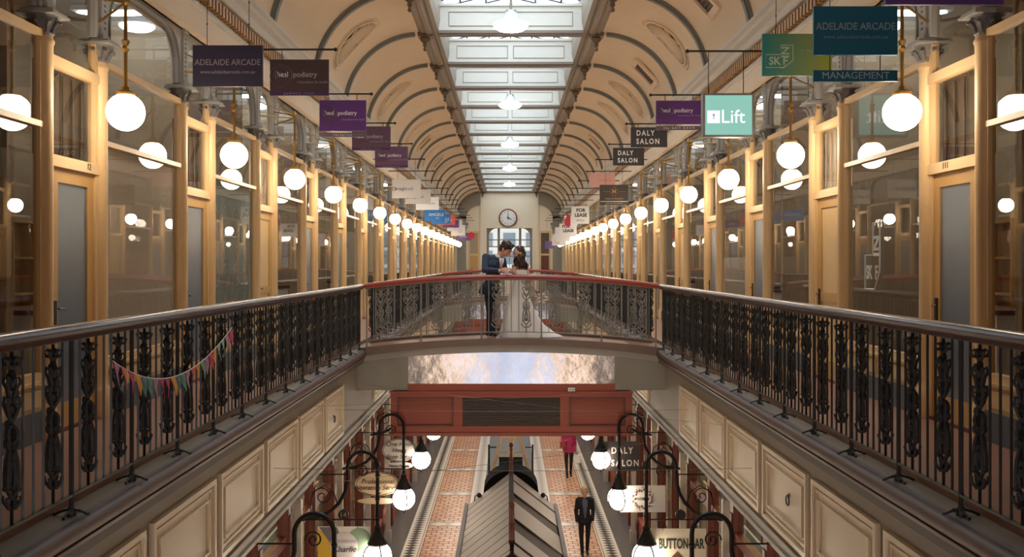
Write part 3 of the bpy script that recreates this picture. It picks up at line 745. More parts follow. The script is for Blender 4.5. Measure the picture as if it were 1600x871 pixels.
# ================================================================== VAULT OPENINGS
kd_ = mat('brown_shade_backing', (44, 28, 20), 0.8)  # dark tone paints in the shade of the oval recess and slits
def vm(s, a, b, h): 
    th = radians(47)+a/1.75; p = VP(s, th, 1.75-h); return (p[0], b, p[1])
def oval(s, y, n):
    r = empty('oval_vent', (0, y, 0)); N = 28
    g = MB().tube([vm(s, 0.62*cos(2*pi*i/N), 0.50*sin(2*pi*i/N), 0.02) for i in range(N)], 0.03, 6, True)
    g.tube([vm(s, 0.72*cos(2*pi*i/N), 0.60*sin(2*pi*i/N), 0.0) for i in range(N)], 0.022, 5, True); g.build('moulded_ring', vault, r, smooth=True)
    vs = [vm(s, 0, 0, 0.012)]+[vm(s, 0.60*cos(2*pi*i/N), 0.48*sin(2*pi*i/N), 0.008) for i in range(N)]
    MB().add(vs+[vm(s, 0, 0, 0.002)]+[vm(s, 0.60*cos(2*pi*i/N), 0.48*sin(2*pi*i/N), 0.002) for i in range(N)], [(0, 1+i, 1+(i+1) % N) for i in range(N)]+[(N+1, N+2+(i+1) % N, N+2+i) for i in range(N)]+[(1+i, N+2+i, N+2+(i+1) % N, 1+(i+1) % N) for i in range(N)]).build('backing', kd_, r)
    g = MB()
    for j in range(-4, 5):
        b_ = j*0.11; L_ = 0.60*sqrt(max(0, 1-(b_/0.48)**2))
        g.tube([vm(s, -L_+2*L_*i/8, b_*(0.6+0.4*abs(-1+2*i/8)), 0.035) for i in range(9)], [0.012]+[0.022]*7+[0.012], 5)
    g.build('slats', vault, r, smooth=True)
    tag(r, 'oval ribbed plaster vent in the vault over the %s gallery, %s from near end' % (SIDE[s], ORD[n]), 'vent', 'oval vents in the vaults')
def rectv(s, y, n):
    r = empty('square_vent', (0, y, 0)); g = MB()
    def slab(a0, a1, b0, b1, h0, h1): g.add([vm(s, a0, b0, h0), vm(s, a1, b0, h0), vm(s, a1, b1, h0), vm(s, a0, b1, h0), vm(s, a0, b0, h1), vm(s, a1, b0, h1), vm(s, a1, b1, h1), vm(s, a0, b1, h1)], [(0,3,2,1),(4,5,6,7),(0,1,5,4),(1,2,6,5),(2,3,7,6),(3,0,4,7)])
    for a0, a1, b0, b1 in ((-0.42,0.42,-0.42,-0.30),(-0.42,0.42,0.30,0.42),(-0.42,-0.30,-0.30,0.30),(0.30,0.42,-0.30,0.30)): slab(a0, a1, b0, b1, -0.02, 0.05)
    g.build('frame', vault, r); g = MB(); slab(-0.3, 0.3, -0.3, 0.3, -0.02, 0.02); g.build('backing', black, r)
    g = MB()
    for i in range(7): slab(-0.27+i*0.085, -0.25+i*0.085, -0.3, 0.3, 0.0, 0.05)
    g.build('louvre', mat('brown_louvre', (120, 84, 60), 0.5), r)
    tag(r, 'square louvred vent in the vault over the %s gallery, %s from near end' % (SIDE[s], ORD[n]), 'vent', 'square vents in the vaults')
b0 = 20.29
for n, k in enumerate((0, 2, 4, 6, 8)): oval(-1, b0+k*P, n)
for n, k in enumerate((0, 2, 3, 6)): oval(1, b0+k*P, n)
for n, k in enumerate((5, 7, 10)): rectv(-1, b0+k*P, n)
for n, k in enumerate((-1, 1, 5, 8, 10, 12)): rectv(1, b0+k*P, n)
# clock
ck = empty('wall_clock', (-0.10, YEND, 4.84)); tag(ck, 'round white clock with a brown rim on the far end wall', 'clock')
MB().lathe([(0.58,-0.14),(0.64,-0.15),(0.68,-0.10),(0.68,0.0)], n=32, axis='y').build('rim', mat('brown_clock_rim', (132, 78, 52), 0.4), ck, smooth=True)
fc = MB().lathe([(0.57,-0.142),(0.57,-0.10)], n=32, axis='y').build('dial', white, ck)
for q in range(12):
    a = q*pi/6; text(['XII','I','II','III','IIII','V','VI','VII','VIII','IX','X','XI'][q], 0.12, black, ck, 0.46*sin(a), -0.146, 0.46*cos(a), name='numeral')
def hand(l, a, w_): return MB().prism([(-w_*cos(a)-0.08*sin(a), w_*sin(a)-0.08*cos(a)), (w_*cos(a)-0.08*sin(a), -w_*sin(a)-0.08*cos(a)), (l*sin(a)+w_*.3*cos(a), l*cos(a)-w_*.3*sin(a)), (l*sin(a)-w_*.3*cos(a), l*cos(a)+w_*.3*sin(a))], 'y', -0.16, -0.15)
hand(0.46, radians(0), 0.03).build('minute_hand', black, ck); hand(0.30, radians(115), 0.045).build('hour_hand', black, ck)
# ================================================================== HANGING SIGNS
def cm(rgb, r=0.5): return mat('sign_%d_%d_%d' % rgb, rgb, r, var=0.03)
offw = mat('sign_lettering_white', (232, 228, 222), 0.5, var=0)
grl = mat('sign_lettering_grey', (150, 138, 146), 0.5, var=0)
inkb = mat('sign_lettering_black', (34, 32, 32), 0.5, var=0)
mauve = mat('sign_ring_mauve', (92, 66, 84), 0.5, var=0)
def bar(s, y, z=4.41):
    r = empty('sign_rod', (0, y, z))
    MB().tube([(s*3.90, 0, 0), (s*2.42, 0, 0)], 0.014, 8).ball((s*2.41, 0, 0), 0.028, 8, 6).build('rod', black, r)
    return r
nb = {-1: 0, 1: 0}
def addbar(s, y):
    n = nb[s]; nb[s] += 1
    tag(bar(s, y), 'black ball-ended rod under the cornice, %s from the near end, %s gallery' % (ORD[n], SIDE[s]), 'sign rod', 'rods for hanging signs')
for s in (-1, 1):
    for k in range(16): addbar(s, (13.1 if s < 0 else 13.2)+k*P)
addbar_near = [(-1, 9.9), (1, 9.95)]
tag(bar(-1, 9.9, 4.62), 'black rod carrying the navy sign by chains on the near left', 'sign rod'); tag(bar(1, 9.95, 4.62), 'black rod carrying the teal and olive sign on the near right', 'sign rod')
tag(bar(1, 8.2, 4.62), 'black rod carrying the blue arcade sign on the near right', 'sign rod'); tag(bar(1, 6.5, 4.62), 'black rod carrying the purple sign at the top right', 'sign rod')
def board(s, y, h0, h1, m, label, xa=2.5, xb=3.3, th=0.03, rodz=4.41, strip=None, name='hanging_sign'):
    if rodz < 4.5: y0_ = 13.1 if s < 0 else 13.2; y = y0_+P*round((y-y0_)/P)
    xc = s*(xa+xb)/2; r = empty(name, (xc, y, CZ+h0)); w_ = (xb-xa)/2; H = h1-h0
    MB().box((-w_, -th/2, 0), (w_, th/2, H)).build('board', m, r)
    g = MB()
    for q in (-0.6*w_, 0.6*w_):
        g.tube([(q, 0, H), (q, 0, rodz-CZ-h0)], 0.0035, 4)
        for i in range(3): g.lathe([(0.006,-.006),(0.012,0),(0.006,.006)], (q, 0, H+(rodz-CZ-h1)*(i+1)/4), 6)
    g.build('hanging_chain', black, r)
    return tag(r, label, 'sign'), w_, H, -th/2-0.003
def ringlogo(r, x, z, R, m, yy, n=4):
    g = MB()
    for i in range(n): 
        q = R*(1-i*0.22); g.tube([(x+q*cos(2*pi*j/20), yy, z+q*sin(2*pi*j/20)) for j in range(20)], 0.006, 4, True)
    g.build('ring_logo', m, r)
# left row
r, w_, H, f = board(-1, 9.9, 1.83, 2.255, cm((44, 40, 66)), 'navy arcade sign with serif lettering and a web address, near left', 2.58, 3.30, rodz=4.62)
text('ADELAIDE ARCADE', 0.088, grl, r, 0, f, H*0.58, stretch=0.88); text('www.adelaidearcade.com.au', 0.052, mauve if 0 else grl, r, 0, f, H*0.35, stretch=0.95)
def heal(s, y, h0, h1, base, lower, lab, strip=None):
    r, w_, H, f = board(s, y, h0, h1, cm(base), lab)
    ringlogo(r, -w_*0.62, H*0.55, 0.15, mauve, f)
    text('{', 0.115, grl, r, -0.325, f, H*0.58); text('heal', 0.105, offw, r, -0.305, f, H*0.58, 'LEFT', 0.92); text('}', 0.115, grl, r, -0.105, f, H*0.58); text('podiatry', 0.105, offw if base[2] > 80 else cm((176, 166, 168)), r, -0.085, f, H*0.58, 'LEFT', 0.92)
    text('a foundation for health', 0.045, grl, r, w_*0.45, f, H*0.37)
    if strip:
        MB().box((-w_, -0.012, -0.10), (w_, 0.012, -0.03)).build('lower_strip', cm((96, 80, 90)), r); text(strip, 0.05, offw, r, 0, -0.016, -0.065, spacing=1.6)
    else:
        MB().box((-w_, f-0.001, 0), (w_, 0, 0.06)).build('lower_strip', cm((64, 34, 76)), r); text(lower, 0.045, grl, r, 0, f-0.003, 0.03, spacing=1.5)
    return r
heal(-1, 13.1, 2.30, 2.79, (64, 46, 50), 'podiatry clinic', 'dark brown podiatry sign, the nearest of that shop on the left')
heal(-1, 16.5, 2.29, 2.82, (84, 38, 106), '', 'bright purple podiatry sign with a reception strip on the left', 'reception')
heal(-1, 19.95, 2.36, 2.86, (88, 60, 78), 'podiatry clinic', 'brown-mauve podiatry sign just behind the bright purple one on the left')
heal(-1, 23.35, 2.35, 2.86, (96, 62, 90), 'podiatry clinic', 'farthest mauve podiatry sign on the left, before the white signs')
for y, h0, h1, n in ((26.8, 1.84, 2.36, 'nearest'), (30.2, 1.89, 2.34, 'middle')):
    r, w_, H, f = board(-1, y, h0, h1, cm((206, 200, 192)), '%s of three pale white hanging signs on the left, with blue-grey lettering' % n)
    text('straight', 0.13, inkb, r, 0.02, f, H*0.5, 'RIGHT', 0.9); text('sell', 0.13, mat('blue_lettering', (60, 130, 170), 0.5), r, 0.04, f, H*0.5, 'LEFT', 0.9); ringlogo(r, -w_*0.85, H*0.5, 0.05, inkb, f, 1)
r, w_, H, f = board(-1, 33.2, 1.90, 2.35, cm((236, 236, 236)), 'farthest and whitest of three pale hanging signs on the left'); text('studio', 0.10, grl, r, w_*.4, f, H*0.5)
bl = cm((28, 116, 190))
r, w_, H, f = board(-1, 36.6, 1.67, 2.10, bl, 'bright blue sign with white capitals on the left, the nearer of two'); text('ANGELS', 0.16, offw, r, 0.05, f, H*0.55); text('and', 0.08, offw, r, 0.1, f, H*0.25)
r, w_, H, f = board(-1, 40.0, 1.69, 2.12, bl, 'bright blue sign with white capitals on the left, the farther of two'); text('ANGELS', 0.16, offw, r, 0.05, f, H*0.45); text('and', 0.08, offw, r, 0.2, f, H*0.2)
r, w_, H, f = board(-1, 43.4, 1.80, 2.24, cm((226, 92, 66)), 'orange-red hanging sign behind the blue ones on the left'); text('cards', 0.14, offw, r, 0.1, f, H*0.5)
r, w_, H, f = board(-1, 46.8, 1.80, 2.17, cm((92, 62, 116)), 'dull purple hanging sign behind the orange one on the left'); text('beauty', 0.12, offw, r, 0, f, H*0.5)
r, w_, H, f = board(-1, 50.2, 1.75, 2.35, cm((214, 206, 206)), 'pale grey hanging sign far along the left gallery, in front of a similar one'); ringlogo(r, 0, H*.5, .15, grl, f, 2)
r, w_, H, f = board(-1, 53.6, 1.60, 2.20, cm((226, 220, 216)), 'pale grey hanging sign far along the left gallery, behind a similar one'); ringlogo(r, 0.1, H*.5, .12, grl, f, 2)
r, w_, H, f = board(-1, 60.0, 1.50, 1.98, cm((104, 74, 132)), 'farthest purple hanging sign on the left with a red round end', 2.45, 3.3)
MB().lathe([(0.22, -0.03), (0.22, 0.0)], (w_+0.02, -0.02, H*0.65), 16, 'y').build('red_disc', cm((206, 40, 62)), r); text('boutique', 0.13, offw, r, -0.05, f, H*.5)
# right row
r, w_, H, f = board(1, 6.5, 1.755, 2.20, cm((92, 60, 130)), 'purple hanging sign cut by the top edge at the right', rodz=4.62)
teal = cm((22, 104, 132))
r, w_, H, f = board(1, 8.2, 1.785, 2.20, teal, 'blue arcade sign with a separate management strip below, top right', 2.555, 3.27, rodz=4.62)
text('ADELAIDE ARCADE', 0.088, cm((150, 176, 186)), r, 0, f, H*0.58, stretch=0.88); text('www.adelaidearcade.com.au', 0.052, cm((110, 150, 166)), r, 0, f, H*0.37, stretch=0.93)
st = MB().box((-w_, -0.012, -0.225), (w_, 0.012, -0.13)).build('lower_strip', teal, r); text('MANAGEMENT', 0.085, cm((170, 196, 204)), st, 0, -0.016, -0.178)
for q_ in (-.6, .6): MB().tube([(w_*q_, 0, -0.14), (w_*q_, 0, 0.01)], 0.004, 4).build('link', black, r)
m, nt, b = nodes('teal_to_olive_board'); tc = nt.nodes.new('ShaderNodeTexCoord'); sp = nt.nodes.new('ShaderNodeSeparateXYZ'); cr = nt.nodes.new('ShaderNodeValToRGB')
cr.color_ramp.elements[0].color = (*lin((28, 120, 116)), 1); cr.color_ramp.elements[1].color = (*lin((132, 134, 34)), 1)
nt.links.new(tc.outputs['Generated'], sp.inputs[0]); nt.links.new(sp.outputs[0], cr.inputs[0]); nt.links.new(cr.outputs[0], b.inputs['Base Color'])
r, w_, H, f = board(1, 9.95, 1.95, 2.385, m, 'teal to olive sign with an angular white outlined logo, top right', 2.58, 3.30, rodz=4.62)
def skin_logo(par, m, W, mk):
    # W: unit scale; mk(u, v) gives a local point
    pts = [(0, 0), (0, .9), (1.0, .9), (1.0, 1.55), (1.85, 1.55), (1.85, .5), (1.2, 0)]
    g = MB(); g.tube([mk(u*W, v*W) for u, v in pts], 0.045*W, 4, True); g.build('logo_outline', m, par)
ck_ = cm((170, 190, 170))
skin_logo(r, ck_, 0.150, lambda u, v: (u-0.325, f, v+0.085))
text('SK', 0.115, ck_, r, -0.235, f, 0.150, stretch=0.95, bold=0.002); text('F', 0.115, ck_, r, -0.125, f, 0.150, bold=0.002)
o = text('IN', 0.115, ck_, r, -0.120, f, 0.245, bold=0.002); o.rotation_euler = (0, -pi/2, 0)
text('skin clinic', 0.035, ck_, r, 0.09, f, 0.26)
heal(1, 16.3, 2.42, 2.83, (92, 44, 112), '', 'bright purple podiatry sign partly hidden by the lit lift sign', 'the GAIT ROOM')
# lit lift sign: light box
r = empty('lift_sign', (2.96, 13.2, CZ+1.74)); tag(r, 'mint green lit box sign reading Lift with a white square, hung on the right', 'sign')
MB().box((-0.35, -0.07, 0), (0.35, 0.07, 0.60)).build('casing', mat('grey_sign_casing', (120, 116, 112), 0.4), r)
MB().box((-0.32, -0.074, 0.03), (0.32, -0.07, 0.57)).build('lit_face', emit('mint_sign_face', (150, 206, 190), 0.5), r)
wl = emit('lit_white_lettering', (250, 255, 250), 0.75)
text('Lift', 0.26, wl, r, -0.11, -0.077, 0.27, 'LEFT', 1.0)
MB().box((-0.29, -0.077, 0.19), (-0.12, -0.0745, 0.36)).build('white_square', wl, r)
o = MB().tube([(-0.205, -0.079, 0.24), (-0.205, -0.079, 0.31)], 0.006, 4).tube([(-0.225, -0.079, 0.29), (-0.205, -0.079, 0.315), (-0.185, -0.079, 0.29)], 0.005, 4).build('arrow', cm((90, 150, 140)), r)
MB().tube([(-0.26, 0, 0.6), (-0.26, 0, 1.19)], 0.006, 5).tube([(0.22, 0, 0.6), (0.22, 0, 1.19)], 0.006, 5).build('hanging_rod', black, r)
dk = cm((60, 54, 54))
for y, h0, h1, lab in ((19.95, 2.44, 2.855, 'dark grey salon sign with white capitals on the right, the nearer of two'), (23.4, 2.41, 2.84, 'dark grey salon sign with white capitals on the right, the farther of two')):
    r, w_, H, f = board(1, y, h0, h1, dk, lab, 2.5, 3.26); text('DALY', 0.155, offw, r, -w_*.7, f, H*.70, 'LEFT', .8, spacing=1.35, bold=.004); text('SALON', 0.155, offw, r, -w_*.7, f, H*.28, 'LEFT', .8, spacing=1.35, bold=.004)
r, w_, H, f = board(1, 30.2, 2.44, 2.88, cm((222, 168, 154)), 'plain dusty pink hanging sign on the right'); text('LINGERIE', 0.10, cm((200, 140, 128)), r, .1, f, H*.45)
gold = cm((190, 150, 84))
r, w_, H, f = board(1, 26.8, 1.66, 2.22, cm((66, 56, 48)), 'dark brown sign with a gold diamond monogram on the right')
text('M', 0.15, gold, r, 0, f, H*.66, bold=.004); MB().tube([(0, f, H*.90), (.13, f, H*.66), (0, f, H*.42), (-.13, f, H*.66)], 0.006, 4, True).tube([(-.33, f, H*.66), (-.15, f, H*.66)], .004, 4).tube([(.33, f, H*.66), (.15, f, H*.66)], .004, 4).build('diamond', gold, r)
text('HAIR & MAKEUP', 0.07, gold, r, 0, f, H*.30); MB().box((-w_, f-.004, .085), (w_, f, .10)).build('line', offw, r); text('appointments upstairs', 0.055, gold, r, 0, f, H*.08)
r, w_, H, f = board(1, 40.5, 1.70, 2.43, cm((226, 224, 220)), 'white to-let sign with bold black capitals on the right, the nearer of two', 2.6, 3.35); text('FOR', 0.20, inkb, r, 0.02, f, H*.78, bold=.008); text('LEASE', 0.20, inkb, r, 0.02, f, H*.50, bold=.008); text('08 8223', 0.10, inkb, r, 0, f, H*.2)
r, w_, H, f = board(1, 43.9, 1.75, 2.22, cm((230, 226, 222)), 'half red, half white hanging sign between the two to-let signs', 2.5, 3.1); MB().prism([(-w_, 0), (-0.02, 0), (-0.02, H), (-w_*.6, H), (-w_, H*.6)], 'y', f-.003, f).build('red_patch', cm((190, 44, 60)), r); text('d', 0.3, cm((190, 44, 60)), r, 0.14, f, H*.5)
r, w_, H, f = board(1, 47.3, 1.35, 2.0, cm((222, 218, 214)), 'white to-let sign with bold black capitals on the right, the farther of two', 2.45, 3.3); text('FOR', 0.20, inkb, r, -0.1, f, H*.78, bold=.008); text('LEASE', 0.20, inkb, r, 0.02, f, H*.45, bold=.008)
r, w_, H, f = board(1, 50.7, 1.2, 1.95, cm((216, 214, 212)), 'grey-white hanging sign behind the farther to-let sign, nearer of two', 2.4, 3.2); text('L', 0.25, inkb, r, w_*.7, f, H*.5)
r, w_, H, f = board(1, 54.1, 1.05, 1.7, cm((212, 206, 204)), 'grey-white hanging sign behind the farther to-let sign, farther of two', 2.4, 3.2); ringlogo(r, -.1, H*.4, .15, cm((190, 44, 60)), f, 2)
r, w_, H, f = board(1, 60.9, 0.98, 1.45, cm((110, 84, 140)), 'small purple sign at the far end of the right gallery', 2.25, 2.9)
# window decal of the angular logo (right side, first wide window)
for o in COL.objects:
    if o.name.startswith('window_') and abs(o.location.x-WX) < 0.01 and abs(o.location.y-WINY) < 0.01: W0 = o
dm = cm((206, 206, 200)); e = empty('window_logo', (WX-0.0, WINY+0.25, 1.20)); tag(e, 'large white angular logo sticker on the near right shop window', 'window sticker')
g = MB(); g.tube([(-0.006, -u*0.23+0.2, v*0.42) for u, v in [(0, 0), (0, .9), (1.0, .9), (1.0, 1.75), (1.85, 1.75), (1.85, .5), (1.2, 0)]], 0.012, 4, True); g.build('logo_outline', dm, e)
o = text('SK', 0.21, dm, e, -0.004, 0.09, 0.18, stretch=0.72, rz=-pi/2, bold=.006); o = text('F', 0.21, dm, e, -0.004, -0.12, 0.18, stretch=0.8, rz=-pi/2, bold=.006)
o = text('IN', 0.24, dm, e, -0.004, -0.125, 0.48, bold=.006, align='CENTER'); o.rotation_euler = (0, -pi/2, -pi/2)

# ================================================================== BUNTING
bt = empty('bunting', (0, 0, 0)); tag(bt, 'string of pastel cloth pennants tied to the near left railing', 'bunting')
A, B_, M_ = (6.33, 0.84), (9.05, 0.885), (7.40, 0.60)
def catn(t):
    y = A[0]+(B_[0]-A[0])*t; z = A[1]*(1-t)+B_[1]*t-0.265*4*t*(1-t)*(1.10-0.25*t); return Vector((-2.655, y, z))
MB().tube([catn(i/40) for i in range(41)], 0.004, 4).build('string', offw, bt)
cols = [(190, 120, 160), (236, 130, 106), (186, 58, 104), (226, 160, 60), (96, 134, 140), (98, 150, 134), (196, 132, 172), (196, 70, 110), (200, 72, 104), (226, 160, 60), (96, 134, 140), (98, 150, 134), (196, 132, 172),
        (206, 90, 120), (226, 160, 60), (112, 160, 140), (176, 132, 160), (206, 84, 116), (222, 152, 60), (128, 176, 166), (150, 184, 160), (206, 140, 172), (214, 92, 128)]
for i, c in enumerate(cols):
    t0, t1 = (i+0.08)/len(cols), (i+0.92)/len(cols); a, b_ = catn(t0), catn(t1); mid = (a+b_)/2; tip = mid+Vector((0.02+0.01*sin(i*3), 0.012*sin(i*2.3), -0.15))
    g = MB(); off = Vector((0.0018, 0, 0)); k1 = a*0.5+tip*0.5+Vector((0.015*sin(i), 0, 0)); k2 = b_*0.5+tip*0.5+Vector((-0.012*cos(i), 0, 0))
    vs = [a, b_, k1, k2, tip]; g.add([p-off for p in vs]+[p+off for p in vs], [(0,1,3,2),(2,3,4),(5,7,8,6),(7,9,8),(0,2,7,5),(2,4,9,7),(4,3,8,9),(3,1,6,8),(1,0,5,6)])
    g.build('pennant', mat('pennant_%d_%d_%d' % c, c, 0.8, var=0.05), bt)
# ================================================================== WIRES
wm = mat('thin_steel_wire', (130, 122, 112), 0.4, metal=0.5)
wires = [((-2.74, 11.0, -0.86), (2.74, 11.0, -0.86), 'taut wire crossing the void between the lower fascias, the nearest'), ((-2.74, 14.9, -0.78), (2.74, 14.9, -0.78), 'taut wire crossing the void just before the terracotta bulkhead'),
         ((-2.74, 13.0, -0.45), (2.74, 17.2, -0.75), 'slanting wire from the left fascia to the right pier'), ((2.74, 12.4, -0.6), (-2.74, 17.2, -0.65), 'slanting wire from the right fascia to the left pier'), ((-2.74, 11.5, -1.2), (2.74, 15.6, -1.35), 'low slanting wire across the void')]
for a, b_, lab in wires:
    pts = [Vector(a).lerp(Vector(b_), i/10)-Vector((0, 0, 0.03*4*(i/10)*(1-i/10))) for i in range(11)]
    tag(MB().tube(pts, 0.0022, 4).build('cable', wm), lab, 'wire', 'wires across the void')

# ================================================================== GROUND FLOOR SHOPFRONTS
LY = [13.8+(k-2)*P for k in range(12)]
pale = mat('pale_grey_slender_post', (170, 164, 150), 0.45)
shopglass = glass('ground_shop_glass', 1.6, (0.8, 0.82, 0.8))
def lower_bay():
    r = empty('shopfront', (3.25, 0, GZ)); Hh = -1.62-GZ; h = P/2
    g = MB()
    for y in (-h+0.09, 0): g.box((-0.07, y-0.09, 0), (0.08, y+0.09, Hh)); g.box((-0.10, y-0.11, 0), (0.10, y+0.11, 0.5)); g.box((-0.09, y-0.06, 0.9), (-0.05, y+0.06, Hh-0.5))
    g.box((-0.05, -h, 3.0), (0.06, h, 3.14)); g.build('frame', redd, r)
    g = MB().box((-0.04, -h, 0), (0.05, h, 0.62)); g.box((-0.06, -h, 0.58), (0.06, h, 0.66)); g.build('riser', redp, r)
    MB().box((0.0, -h, 0.66), (0.01, h, Hh)).build('pane', shopglass, r)
    MB().box((-0.06, -h, Hh-0.25), (0.06, h, Hh)).build('lintel', redd, r)
    return r
def slender():
    r = empty('slender_post', (0, 0, 0)); Hh = -1.60-GZ
    g = MB().box((3.02, -0.05, GZ+0.3), (3.12, 0.05, -1.60)); g.box((2.99, -0.08, GZ), (3.15, 0.08, GZ+0.32)); g.build('shaft', pale, r)
    g = MB().lathe([(0.06,0),(0.09,0.1),(0.12,0.16)], (3.07, 0, -1.9), 8).box((2.95, -0.12, -1.76), (3.19, 0.12, -1.70)); g.build('capital', capm, r); return r
lb0 = lower_bay(); sp0 = slender(); ff = True
dispm = [cm((224, 214, 200)), cm((190, 150, 120)), cm((150, 170, 176)), cm((214, 190, 150))]
shop_l = emit('added_warm_shop_light', (255, 214, 160), 7.0)
n = 0
for s in (-1, 1):
    for k, y in enumerate(LY):
        c = lb0 if ff else dup(lb0, (0, 0, 0)); c.location = (s*3.25, y+P/2, GZ); c.rotation_euler = (0, 0, 0 if s > 0 else pi)
        tag(c, 'red timber ground floor shopfront, %s from the near end on the %s' % (ORD[k], SIDE[s]), 'shopfront', 'ground floor shopfronts')
        c = sp0 if ff else dup(sp0, (0, 0, 0)); c.location = (0, y, 0); c.rotation_euler = (0, 0, 0 if s > 0 else pi)
        tag(c, 'pale slender post before the ground floor shops, %s from near end, %s side' % (ORD[k], SIDE[s]), 'post', 'slender ground floor posts')
        d = empty('display_stand', (s*4.0, y+P/2+0.3, GZ)); tag(d, 'display stand inside the %s ground floor shop on the %s' % (ORD[k], SIDE[s]), 'display stand', 'shop displays on the ground floor')
        g = MB().box((-0.3, -0.9, 0), (0.3, 0.9, 0.8)); g.build('base', redd, d)
        MB().box((-0.02, -0.7, 1.1), (0.02, 0.7, 2.5)).build('backboard', dispm[k % 4], d); MB().tube([(0, -0.6, 0.8), (0, -0.6, 1.15)], 0.02, 6).tube([(0, 0.6, 0.8), (0, 0.6, 1.15)], 0.02, 6).build('leg', black, d)
        l = empty('ceiling_light', (s*4.2, y+P/2, -1.62)); tag(l, 'added warm light brightening the %s ground floor shop on the %s' % (ORD[k], SIDE[s]), 'ceiling light', 'added warm lights in the ground floor shops')  # light added to brighten the dark ground floor
        MB().box((-0.35, -0.9, 0), (0.35, 0.9, 0.02)).build('housing', white, l); MB().box((-0.3, -0.8, -0.03), (0.3, 0.8, 0)).build('diffuser', shop_l, l)
        ff = False
# ================================================================== GOOSENECK LANTERNS
def make_goose():
    r = empty('gooseneck_lantern', (0, 0, 0)); X = 1.93
    MB().ball((X, 0, -2.72), 0.205, 20, 12).build('globe', globe2, r, smooth=True)
    g = MB()
    for q in range(2):
        a = q*pi/2+pi/8; g.tube([(X+0.212*cos(a)*cos(t), 0.212*sin(a)*cos(t), -2.72+0.212*sin(t)) for t in [radians(-180+i*18) for i in range(21)]], 0.014, 4)
    g.tube([(X, 0, -2.93), (X, 0, -2.99)], 0.012, 5); g.build('cage', black, r)
    MB().lathe([(0.14,-0.02),(0.15,0.0),(0.13,0.03),(0.07,0.15),(0.05,0.20),(0.06,0.22),(0.03,0.26),(0.02,0.33)], (X, 0, -2.53), 12).build('cap', black, r, smooth=True)
    pts = [(X, 0, -2.22), (X, 0, -1.43)]+[(2.145-0.215*cos(radians(a)), 0, -1.43+0.215*sin(radians(a))) for a in range(15, 181, 15)]
    pts += [(2.36, 0, -1.62), (2.40, 0, -1.80), (2.48, 0, -1.95), (2.60, 0, -2.07), (2.76, 0, -2.15), (3.02, 0, -2.19)]
    MB().tube(pts, 0.026, 8).build('neck', black, r, smooth=True)
    g = MB().tube([(X, 0, -2.19), (3.02, 0, -2.19)], 0.011, 6).tube([(2.36, 0, -1.54), (2.95, 0, -1.54)], 0.010, 6)
    for z in (-1.55, -1.9, -2.15): g.lathe([(0.026,-0.02),(0.038,0),(0.026,0.02)], (X, 0, z), 8)
    g.tube([(2.15+0.10*(1-i/26)*cos(i*0.45), 0, -1.5+0.10*(1-i/26)*sin(i*0.45)) for i in range(25)], 0.009, 4)
    g.build('scrollwork', black, r); g = MB()
    g.tube([(2.72+0.14*(1-i/26)*cos(i*0.45), 0, -1.86+0.14*(1-i/26)*sin(i*0.45)) for i in range(25)], 0.008, 4)
    g.tube([(2.50, 0, -1.98), (2.56, 0, -1.8), (2.70, 0, -1.70), (2.86, 0, -1.8), (2.90, 0, -2.0), (2.86, 0, -2.16)], 0.008, 4)
    g.build('scrollwork', black, r)
    d = MB().lathe([(0.075,-0.02),(0.075,0.02)], (2.42, 0, -2.12), 14, 'y').build('number_disc', black, r)
    return r
g0 = make_goose(); ff = True
for s in (-1, 1):
    for k in range(-1, 8):
        y = 13.78+k*P; c = g0 if ff else dup(g0, (0, 0, 0)); ff = False
        c.location = (0, y, 0); c.rotation_euler = (0, 0, 0 if s > 0 else pi)
        tag(c, 'black gooseneck lantern with caged white globe, %s from the near end on the %s' % (ORD[k+1], SIDE[s]), 'lantern', 'gooseneck lanterns over the ground floor')
# low signs hung from the gooseneck rods
def lowsign(name, s, y, label, shape, x0, x1, z0, z1, m, rim=None):
    xc = s*(x0+x1)/2; r = empty(name, (xc, y+0.05, (z0+z1)/2)); w_, h_ = (x1-x0)/2, (z1-z0)/2
    if shape == 'oval':
        def ell(k): return [(w_*k*cos(2*pi*i/32), h_*k*sin(2*pi*i/32)) for i in range(32)]
        MB().prism(ell(1), 'y', -0.012, 0.012).build('board', m, r)
        MB().tube([(x*0.93, -0.014, z*0.93) for x, z in ell(1)], 0.006, 4, True).tube([(x, 0, z) for x, z in ell(1)], 0.012, 4, True).build('rim', rim or black, r)
    else: MB().box((-w_, -0.012, -h_), (w_, 0.012, h_)).build('board', m, r)
    MB().tube([(-w_*.5, 0, h_*.8), (-w_*.5, -0.05, -2.19-(z0+z1)/2)], 0.004, 4).tube([(w_*.5, 0, h_*.8), (w_*.5, -0.05, -2.19-(z0+z1)/2)], 0.004, 4).build('hanging_link', black, r)
    return tag(r, label, 'sign')
cream = cm((214, 190, 158)); lgr = cm((200, 196, 190))
r = lowsign('oval_sign', -1, 20.62, 'pale oval heel-repair sign hanging under the bulkhead on the left', 'oval', 2.04, 2.77, -2.78, -2.28, lgr)
for i, t in enumerate(('One Hour', 'Heels', 'Stop Shop')): text(t, 0.135, inkb, r, 0, -0.016, 0.13-0.135*i, shear=0.25)
o = MB().prism([(0.30*cos(2*pi*i/24), -0.335+0.075*sin(2*pi*i/24)) for i in range(24)], 'y', -0.01, 0.01).build('small_oval', lgr, r); text('Name Badges', 0.08, inkb, o, 0, -0.014, -0.335, shear=.2)
r = lowsign('oval_sign', -1, 17.2, 'cream oval alteration-service sign with scissors marks, left ground floor', 'oval', 2.0, 2.81, -2.69, -2.25, cream)
text('Professional', 0.12, inkb, r, 0, -0.016, 0.04, shear=0.25); text('Alteration Service', 0.115, inkb, r, 0, -0.016, -0.07, shear=0.25)
g = MB()
